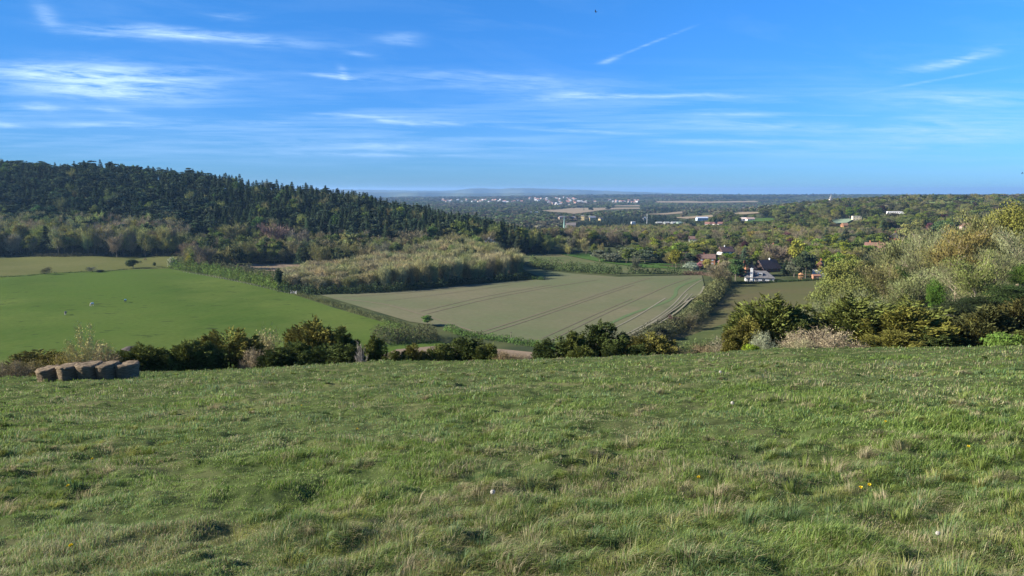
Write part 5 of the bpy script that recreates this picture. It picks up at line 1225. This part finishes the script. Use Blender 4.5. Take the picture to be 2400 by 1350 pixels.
def bale(i, px, Y, rd, hg, sq, label):
    """old round bale standing on its flat end: barrel narrowing to the ground, slumped shoulders"""
    g = np.random.default_rng(500 + i); nu, nv = 64, 30; V = []
    def nz(a, z): return (vnoise(np.array([math.cos(a) * 2.2 + 5 * i]), np.array([math.sin(a) * 2.2 + z * 2 + 30]))[0] - .5) * .13 + (vnoise(np.array([a * 6 + i]), np.array([z * 22]))[0] - .5) * .035 + math.sin(z * 60 + math.sin(a * 3)) * .006
    for j in range(nv + 1):
        t = j / nv; z = hg * t
        pr = (.90 + .11 * min(1, t / .7) ** .8) * (1 if t < .86 else math.sqrt(max(0, 1 - ((t - .86) / .14) ** 2 * .30)))
        for q in range(nu):
            a = q / nu * 6.28318; r = rd * pr * (1 + nz(a, z)); sag = -.06 * hg * max(0, t - .7) * math.sin(a * 2 + i * 2)
            V.append((math.cos(a) * r, math.sin(a) * r * sq, z + sag))
    Fq = [(j * nu + q, j * nu + (q + 1) % nu, (j + 1) * nu + (q + 1) % nu, (j + 1) * nu + q) for j in range(nv) for q in range(nu)]
    me = bpy.data.meshes.new('straw_bale'); me.from_pydata([tuple(map(float, v)) for v in V], [], Fq); me.materials.append(m_bale); me.polygons.foreach_set('use_smooth', [True] * len(Fq)); me.update()
    p = at(px, Y, True); r_ = bpy.data.objects.new('straw_bale', None); COL.objects.link(r_); r_.location = (p[0], p[1], p[2] - .06); r_.rotation_euler = (R(g.normal() * 1.5), R((-4.5 if i == 0 else -1.0) + g.normal() * 1.2), R(g.random() * 8)); tag(r_, label, 'bale', 'old straw bales in a row')
    link(bpy.data.objects.new('straw', me), r_)
    V = []; rings = (1.03, .97, .8, .55, .3, .08)
    for k, f in enumerate(rings):
        for q in range(nu):
            a = q / nu * 6.28318; rr_ = rd * 1.0 * f * (1 + (vnoise(np.array([a * 5 + i * 9]), np.array([3.]))[0] - .4) * .16 * (f > .9)); V.append((math.cos(a) * rr_, math.sin(a) * rr_ * sq, hg * (.955 if k == 0 else .985 + .02 * (1 - f)) + .05 * (vnoise(np.array([math.cos(a) * f * 3 + i]), np.array([math.sin(a) * f * 3 + 9]))[0] - .5) - .06 * hg * .3 * math.sin(a * 2 + i * 2) * f))
    n0 = len(V); V.append((0, 0, hg * 1.0)); V += [(x, y, z - .06) for x, y, z in V[:nu]]
    Fq = [(k * nu + q, k * nu + (q + 1) % nu, (k + 1) * nu + (q + 1) % nu, (k + 1) * nu + q) for k in range(len(rings) - 1) for q in range(nu)] + [((len(rings) - 1) * nu + q, (len(rings) - 1) * nu + (q + 1) % nu, n0) for q in range(nu)] + [(n0 + 1 + q, n0 + 1 + (q + 1) % nu, (q + 1) % nu, q) for q in range(nu)]
    me2 = bpy.data.meshes.new('top_layer'); me2.from_pydata([tuple(map(float, v)) for v in V], [], Fq); me2.materials.append(m_bale); me2.polygons.foreach_set('use_smooth', [True] * len(Fq)); me2.update(); link(bpy.data.objects.new('top_layer', me2), r_)
    m = 420; a = g.random(m) * 6.283; z = g.random(m) ** .6 * hg; C = np.stack([np.cos(a) * rd * 1.0, np.sin(a) * rd * sq, z], 1) + g.normal(size=(m, 3)) * .02; D = np.stack([-np.sin(a), np.cos(a), g.normal(size=m) * .5 - .3], 1) + unit(m, g) * .5
    V, Q = cards(C, D, unit(m, g), .14, .009, g); link(bpy.data.objects.new('loose_straw', np_mesh('loose_straw', V, [Q], [m_bale])), r_)
for i, (px, Y, rd, hg, sq, lb) in enumerate(((121,38.0,.57,.88,1.15,'first old straw bale from the left, standing on end and leaning outward'), (166,37.8,.59,.92,1.2,'second old straw bale from the left, shoulder torn away in front'),
        (212,37.9,.60,.95,1.2,'middle old straw bale of the five, broadest and least damaged'), (257,38.0,.57,.94,1.2,'fourth old straw bale from the left, hollowed at mid height'), (301,38.2,.58,.91,1.15,'rightmost old straw bale, tattered top edge next to the yews'))):
    bale(i, px, Y, rd, hg, sq, lb)

# ================================================================== horses
def horse_mesh():
    b = MB(); T_ = b.tube
    T_([(0,-.78,1.18),(0,-.66,1.20),(0,-.45,1.15),(0,-.1,1.12),(0,.25,1.15),(0,.52,1.22),(0,.72,1.20),(0,.84,1.05)], [.08,.22,.29,.31,.29,.27,.22,.08], 12)
    T_([(0,.62,1.22),(0,.85,1.10),(0,1.06,.78),(0,1.20,.42)], [.21,.17,.125,.10], 10)          # neck, head down grazing
    T_([(0,1.16,.50),(0,1.25,.36),(0,1.24,.20),(0,1.20,.07)], [.085,.115,.085,.055], 9)
    for s in (-1, 1):
        T_([(s*.05,1.13,.52),(s*.075,1.08,.60)], [.03,.01], 5)
        T_([(s*.15,.58,1.05),(s*.16,.60,.72),(s*.15,.58,.44),(s*.15,.56,.12),(s*.15,.60,.0)], [.15,.09,.055,.04,.065], 8)
        T_([(s*.15,-.52,1.12),(s*.17,-.44,.80),(s*.15,-.66,.52),(s*.15,-.62,.14),(s*.15,-.57,.0)], [.20,.14,.06,.043,.065], 8)
    T_([(0,-.80,1.22),(0,-.93,1.0),(0,-.95,.55)], [.05,.07,.03], 7)
    return b
hb = horse_mesh()
def coat(n, c, c2): return simple(n, c, .7, .1, 1.2, c2=c2)
def horse(px, base, rz, c, c2, rug, label):
    p = hit(px, base); me = hb.mesh('horse', [coat('horse_coat', c, c2)], True); o = link(bpy.data.objects.new('horse', me)); md = o.modifiers.new('join', 'REMESH'); md.mode = 'VOXEL'; md.voxel_size = .028; md.use_smooth_shade = True
    o.location = [float(v) for v in p + [0, 0, .25]]; o.rotation_euler = (0, 0, R(rz)); tag(o, label, 'horse')
    if rug:
        r = MB(); n = 14; V = []; rows = [(-.86,.24),(-.6,.30),(-.2,.345),(.2,.335),(.5,.32),(.74,.27)]
        for y, rd in rows:
            for k in range(n + 1):
                a = -.35 + (math.pi + .7) * k / n; V.append((math.cos(a) * rd * 1.02, y, 1.16 + math.sin(a) * rd * (1.08 if math.sin(a) > 0 else 1.2)))
        r.add(V, [(i * (n + 1) + k, i * (n + 1) + k + 1, (i + 1) * (n + 1) + k + 1, (i + 1) * (n + 1) + k) for i in range(len(rows) - 1) for k in range(n)]); q = r.build('rug', simple('horse_rug', rug, .6, .1), o, True); q.modifiers.new('thick', 'SOLIDIFY').thickness = .02
horse(154, 739.5, 200, (.42,.36,.30), (.10,.07,.05), (.10,.09,.085), 'grey horse in a dark rug, nearest of the three end-on horses')
horse(216, 718.5, 170, (.62,.50,.42), (.45,.33,.26), (.75,.75,.73), 'pinkish horse in a white rug, middle of the three end-on horses')
horse(294, 710, 10, (.16,.13,.11), (.08,.06,.05), (.22,.50,.50), 'dark horse in a pale teal rug, right of the other two')
horse(341, 611, 95, (.16,.075,.035), (.09,.045,.025), None, 'brown horse grazing sideways in the far pasture by the wood')

# ================================================================== birds
def bird(px, py, Y, span, rz, label):
    b = MB(); b.tube([(0,-.5,0),(0,-.3,.02),(0,.1,.03),(0,.38,.02),(0,.5,0)], [.03,.10,.13,.09,.02], 8)
    for s in (-1, 1): b.add([(s*.08,.25,.04),(s*.08,-.15,.04),(s*.6,-.05,.20),(s*.6,.30,.22),(s*1.1,-.25,.12),(s*1.1,0,.13)], [(0,1,2,3),(3,2,4,5)])
    b.add([(-.06,-.42,0),(.06,-.42,0),(.16,-.8,0),(-.16,-.8,0)], [(0,1,2,3)])
    o = b.build('bird', simple('dark_feathers', (.02,.02,.02), .7)); o.modifiers.new('thick', 'SOLIDIFY').thickness = .03; d = ray(px, py); o.location = [float(v) for v in d * Y]; o.scale = [span / 2.2] * 3; o.rotation_euler = (R(10), R(25), R(rz)); tag(o, label, 'bird')
bird(1396, 27, 90, .62, 75, 'dark bird gliding high in the blue sky near the top edge'); bird(2396, 406, 150, .8, 70, 'tiny dark bird low in the sky at the right edge')

# ================================================================== turf
def tri_blades(n, r0, r1, um, seed, Lm, wpx, frac_straw=.16):
    g = np.random.default_rng(seed); q = g.random(n); r = 1 / (1 / r1 + (1 / r0 - 1 / r1) * q)
    u = (g.random(n) * 2 - 1) * um; x = u * r; y = r.copy()
    if um < 0: # ring round the viewpoint, outside the main wedge
        a_ = (g.random(n) * 2 - 1) * R(125); rq = np.sqrt(.6 + g.random(n) * 168); a_ = np.where((np.abs(a_) < R(43)) & (rq > 3.6), np.sign(a_) * (R(43) + np.abs(a_) * 1.9), a_); x, y = np.sin(a_) * rq, np.cos(a_) * rq
    if seed % 2: # half of the blades gather in tufts
        m = n // 14; k = g.integers(0, m, n); rad = .022 + .03 * g.random(m)[k]; ox, oy = g.normal(size=n) * rad, g.normal(size=n) * rad; x = x[k] + ox; y = y[k] + oy
    else: ox = oy = np.zeros(n)
    r = np.hypot(x, y)
    t1 = fbm(x * 1.1 + 30, y * 1.1, 3); t2 = fbm(x * 3.2, y * 3.2 + 50, 2); big = fbm(x * .16 + 3, y * .16 + 8, 3)
    tall = sstep(.42, .72, t1 * .6 + t2 * .4)
    L = Lm * (.35 + 1.35 * tall) * (.55 + .9 * g.random(n)) * (.85 + .5 * sstep(.5, .7, big))
    w_ = np.maximum(.0032, wpx * r) * (.6 + .8 * g.random(n))
    az = fbm(x * .5 + 11, y * .5 + 70, 2) * 9 + g.normal(size=n) * 1.15; az = np.where(g.random(n) < .35, g.random(n) * 6.283, az)
    lean = np.stack([np.cos(az) * .75 + .25 + ox * 9, np.sin(az) * .75 - .12 + oy * 9, np.zeros(n)], 1); ll = .30 + .75 * g.random(n)
    base = np.stack([x, y, H(x, y) - .008], 1); up = np.array([0, 0, 1.])
    droop = g.random(n)[:, None]
    mid = base + up * (L * .55)[:, None] + lean * (L * .22 * ll)[:, None]; tip = mid + up * (L * .38)[:, None] * (1 - .95 * droop) + lean * (L * .50 * ll)[:, None]
    sd_ = np.stack([-np.sin(az), np.cos(az), np.zeros(n)], 1); sd_ = np.where((g.random(n) < .55)[:, None], np.array([1., 0, 0]) + sd_ * .4, sd_); sd_ /= np.linalg.norm(sd_, axis=1)[:, None]; W2 = (w_ / 2)[:, None]
    V = np.stack([base - sd_ * W2, base + sd_ * W2, mid + sd_ * W2 * .85, mid - sd_ * W2 * .85, tip], 1).reshape(-1, 3)
    o = np.arange(n)[:, None] * 5; Q = o + np.array([[0, 1, 2, 3]]); T3 = o + np.array([[3, 2, 4]])
    pal = np.array([(.175, .26, .050), (.22, .285, .066), (.140, .25, .085), (.27, .305, .085), (.185, .265, .13)])
    cn = fbm(x * .35 + 90, y * .35, 3); ci = np.clip(((cn - .3) / .4 * 3.2 + g.normal(size=n) * .9), 0, 4).astype(int); col = pal[ci]
    dry = sstep(.50, .68, fbm(x * .55 + 200, y * .55 + 20, 3)) ; ps = frac_straw * (.8 + 2.4 * dry + .2 * sstep(10, 30, r)) * (1 - .7 * sstep(.55, .7, fbm(x * .2 + 60, y * .3 + 77, 2)))
    st = g.random(n) < ps; scol = np.array([(.36, .32, .17), (.42, .37, .22), (.26, .20, .11), (.25, .27, .12)])[g.integers(0, 4, n)]
    col = np.where(st[:, None], scol, col) * (.75 + .5 * g.random(n))[:, None]
    cc = np.repeat(np.concatenate([col, np.ones((n, 1))], 1)[:, None], 5, 1)
    return V, Q, T3, cc.reshape(-1, 4)
def tussocks(m, per, seed):
    g = np.random.default_rng(seed); q = g.random(m); r = 1 / (1 / 50 + (1 / 3.6 - 1 / 50) * q); u = (g.random(m) * 2 - 1) * .98; cx, cy2 = u * r, r
    ok = fbm(cx * .25 + 9, cy2 * .25 + 4, 3) > .44; cx, cy2 = cx[ok], cy2[ok]; m = len(cx); R_ = .07 + .16 * g.random(m) ** 2; Lt = .075 + .10 * g.random(m); wind = g.normal(size=m) * .9 - .3
    pal = np.array([(.15, .20, .036), (.12, .18, .045), (.10, .165, .06), (.22, .23, .06), (.27, .245, .13), (.33, .28, .16)]); tc = g.choice(6, m, p=[.24, .22, .2, .14, .12, .08])
    k = np.repeat(np.arange(m), per); n = len(k); a = g.random(n) * 6.283; f = np.sqrt(g.random(n)); x = cx[k] + np.cos(a) * R_[k] * f; y = cy2[k] + np.sin(a) * R_[k] * f
    out = np.stack([np.cos(a) * f + np.cos(wind[k]) * .55, np.sin(a) * f + np.sin(wind[k]) * .55, np.zeros(n)], 1); L = Lt[k] * (.6 + .7 * g.random(n)) * (1.1 - .4 * f)
    base = np.stack([x, y, H(x, y) - .01], 1); up = np.array([0, 0, 1.]); dr = g.random(n)[:, None]
    mid = base + up * (L * .6)[:, None] + out * (L * .28)[:, None]; tip = mid + up * (L * .3)[:, None] * (1 - 1.5 * dr) + out * (L * .55)[:, None]
    w_ = (np.maximum(.0035, .0005 * np.hypot(x, y)) * (.6 + .7 * g.random(n)))[:, None] / 2; sd_ = np.stack([-np.sin(a), np.cos(a), np.zeros(n)], 1) * .7 + np.array([.6, 0, 0]); sd_ /= np.linalg.norm(sd_, axis=1)[:, None]
    V = np.stack([base - sd_ * w_, base + sd_ * w_, mid + sd_ * w_ * .85, mid - sd_ * w_ * .85, tip], 1).reshape(-1, 3); o = np.arange(n)[:, None] * 5
    col = pal[tc[k]]; alt = g.random(n) < .22; col = np.where(alt[:, None], pal[g.integers(0, 6, n)], col) * (.65 + .6 * g.random(n))[:, None]
    return V, o + np.array([[0, 1, 2, 3]]), o + np.array([[3, 2, 4]]), np.repeat(np.concatenate([col, np.ones((n, 1))], 1)[:, None], 5, 1).reshape(-1, 4)
def grass_mat():
    m, nt, out = new_mat('grass_blades'); a = nt.node('ShaderNodeAttribute', attribute_name='blade'); d = nt.node('ShaderNodeBsdfDiffuse'); t = nt.node('ShaderNodeBsdfTranslucent'); gl = nt.node('ShaderNodeBsdfGlossy'); gl.inputs['Roughness'].default_value = .6; gl.inputs[0].default_value = (.9, .95, .9, 1)
    mx = nt.node('ShaderNodeMixShader'); m2 = nt.node('ShaderNodeMixShader'); nt.l.new(a.outputs['Color'], d.inputs[0]); nt.l.new(a.outputs['Color'], t.inputs[0]); mx.inputs[0].default_value = .35; nt.l.new(d.outputs[0], mx.inputs[1]); nt.l.new(t.outputs[0], mx.inputs[2])
    m2.inputs[0].default_value = .02; nt.l.new(mx.outputs[0], m2.inputs[1]); nt.l.new(gl.outputs[0], m2.inputs[2]); nt.l.new(m2.outputs[0], out.inputs[0]); return m
parts_ = [tussocks(2600, 130, 5), tri_blades(480000, 3.4, 40, 1.2, 3, .085, .0005, .2), tri_blades(390000, 3.6, 62, 1.2, 1, .085, .00055), tri_blades(310000, 3.6, 62, 1.2, 2, .075, .00055), tri_blades(260000, 9, 66, 1.2, 4, .10, .0006), tri_blades(380000, 1, 12, -1, 8, .10, .0009)]
Vs, Qs, Ts, Cs = [], [], [], []; off = 0
for V, Q, T3, c in parts_: Vs.append(V); Qs.append(Q + off); Ts.append(T3 + off); Cs.append(c); off += len(V)
gr = np_mesh('grass', np.vstack(Vs), [np.vstack(Qs), np.vstack(Ts)], [grass_mat()], {'blade': ('POINT', 'FLOAT_COLOR', np.vstack(Cs))})
o = link(bpy.data.objects.new('grass', gr)); tag(o, 'rough tussocky grass with straw-coloured blades on the near slope', 'grass', kind='stuff'); del parts_, Vs, Qs, Ts, Cs

# ================================================================== dandelions
def near_pt(px, py):
    return hit(px, py, 3., 70.)
m_stem = simple('flower_stem', (.16, .12, .06), .7); m_yel = simple('yellow_petals', (.85, .66, .03), .6, .1); m_white = simple('seed_down', (.46, .43, .37), .9, .05)
def dandelion(px, py, label, s=1.):
    p = near_pt(px, py); r = bpy.data.objects.new('dandelion', None); COL.objects.link(r); r.location = [float(v) for v in p]; tag(r, label, 'flower'); h = .11
    b = MB(); b.tube([(0,0,0),(.004,0,h*.6),(0,-.005,h)], [.0025,.002,.002], 5); b.build('stem', m_stem, r)
    g = np.random.default_rng(int(px)); n = 110; ph = g.random(n) * 6.283; el = g.random(n); rad = np.stack([np.cos(ph), np.sin(ph), .15 + el * 1.1], 1); D = rad / np.linalg.norm(rad, axis=1)[:, None]
    V, Q = cards(np.array([0, -.005, h + .004]) + D * .011 * s, D, unit(n, g), .021 * s, .006 * s, g, taper=.9); o = link(bpy.data.objects.new('flower_head', np_mesh('flower_head', V, [Q], [m_yel])), r); o.rotation_euler = (R(20), 0, 0)
def clock(px, py, label, s=1.):
    p = near_pt(px, py); r = bpy.data.objects.new('dandelion_clock', None); COL.objects.link(r); h = .15; k = 1.0; r.location = [float(v) for v in p - [0, 0, .06]]; tag(r, label, 'seed head')
    b = MB(); b.tube([(0,0,0),(.006,0,h*.6),(0,0,h+.02)], [.0028,.0022,.002], 5); b.build('stem', m_stem, r)
    g = np.random.default_rng(int(px)); n = 200; D = unit(n, g); c = np.array([0, 0, h + .028]); V, Q = cards(c + D * .017 * s, D, unit(n, g), .022 * s, .0012 * s, g, taper=1)
    D2 = unit(420, g); V2, Q2 = cards(c + D2 * .029 * s, np.cross(D2, unit(420, g)), D2, .009 * s, .0022 * s, g, taper=1)
    link(bpy.data.objects.new('seed_ball', np_mesh('seed_ball', np.vstack([V, V2]), [np.vstack([Q, Q2 + len(V)])], [m_white])), r)
    b = MB(); b.tube([tuple(c - [0, 0, .006]), tuple(c), tuple(c + [0, 0, .006])], [.002, .007, .002], 7); b.build('core', m_stem, r)
clock(1155, 1180, 'round white dandelion clock in the middle of the turf', .85); clock(1688, 880, 'tiny white dandelion clock near the crest below the brown pasture', 1.5); clock(1716, 958, 'small white dandelion clock below the one near the crest', 1.2); clock(2195, 1285, 'frayed whitish dandelion clock near the lower right corner', .55)
for px, py, lb in ((222,1097,'yellow dandelion alone at the left, above the pair near the edge'),(167,1163,'yellow dandelion near the left edge'),(177,1309,'yellow dandelion close to the lower left corner'),(839,1025,'yellow dandelion left of centre in the upper turf'),(408,944,'small yellow dandelion below the row of bales'),
                   (1634,1146,'yellow dandelion right of the central white clock'),(2011,1170,'left one of the two yellow dandelions side by side'),(2031,1164,'right one of the two yellow dandelions side by side'),(1592,917,'small yellow dandelion near the crest'),(2071,1009,'small yellow dandelion in the upper right turf'),(2263,1071,'small yellow dandelion nearest the right edge'),(708,967,'tiny yellow dandelion above the one left of centre')):
    dandelion(px, py - 8, lb, .85)

# ================================================================== haze
hz = MB(); z0 = float(gz.min()) - 6; z1 = 62; hz.box((0, 0, (z0 + z1) / 2), (54000, 54000, z1 - z0))
m, nt, out = new_mat('haze_air'); pv = nt.node('ShaderNodeVolumePrincipled'); pv.inputs['Density'].default_value = 5.2e-5; pv.inputs['Color'].default_value = (.30, .52, .86, 1); pv.inputs['Anisotropy'].default_value = 0.2
nt.l.new(pv.outputs[0], out.inputs['Volume']); o = hz.build('haze', m); tag(o, 'thin blue haze over the whole valley', kind='stuff')
print('ZR', gz.min(), gz.max())
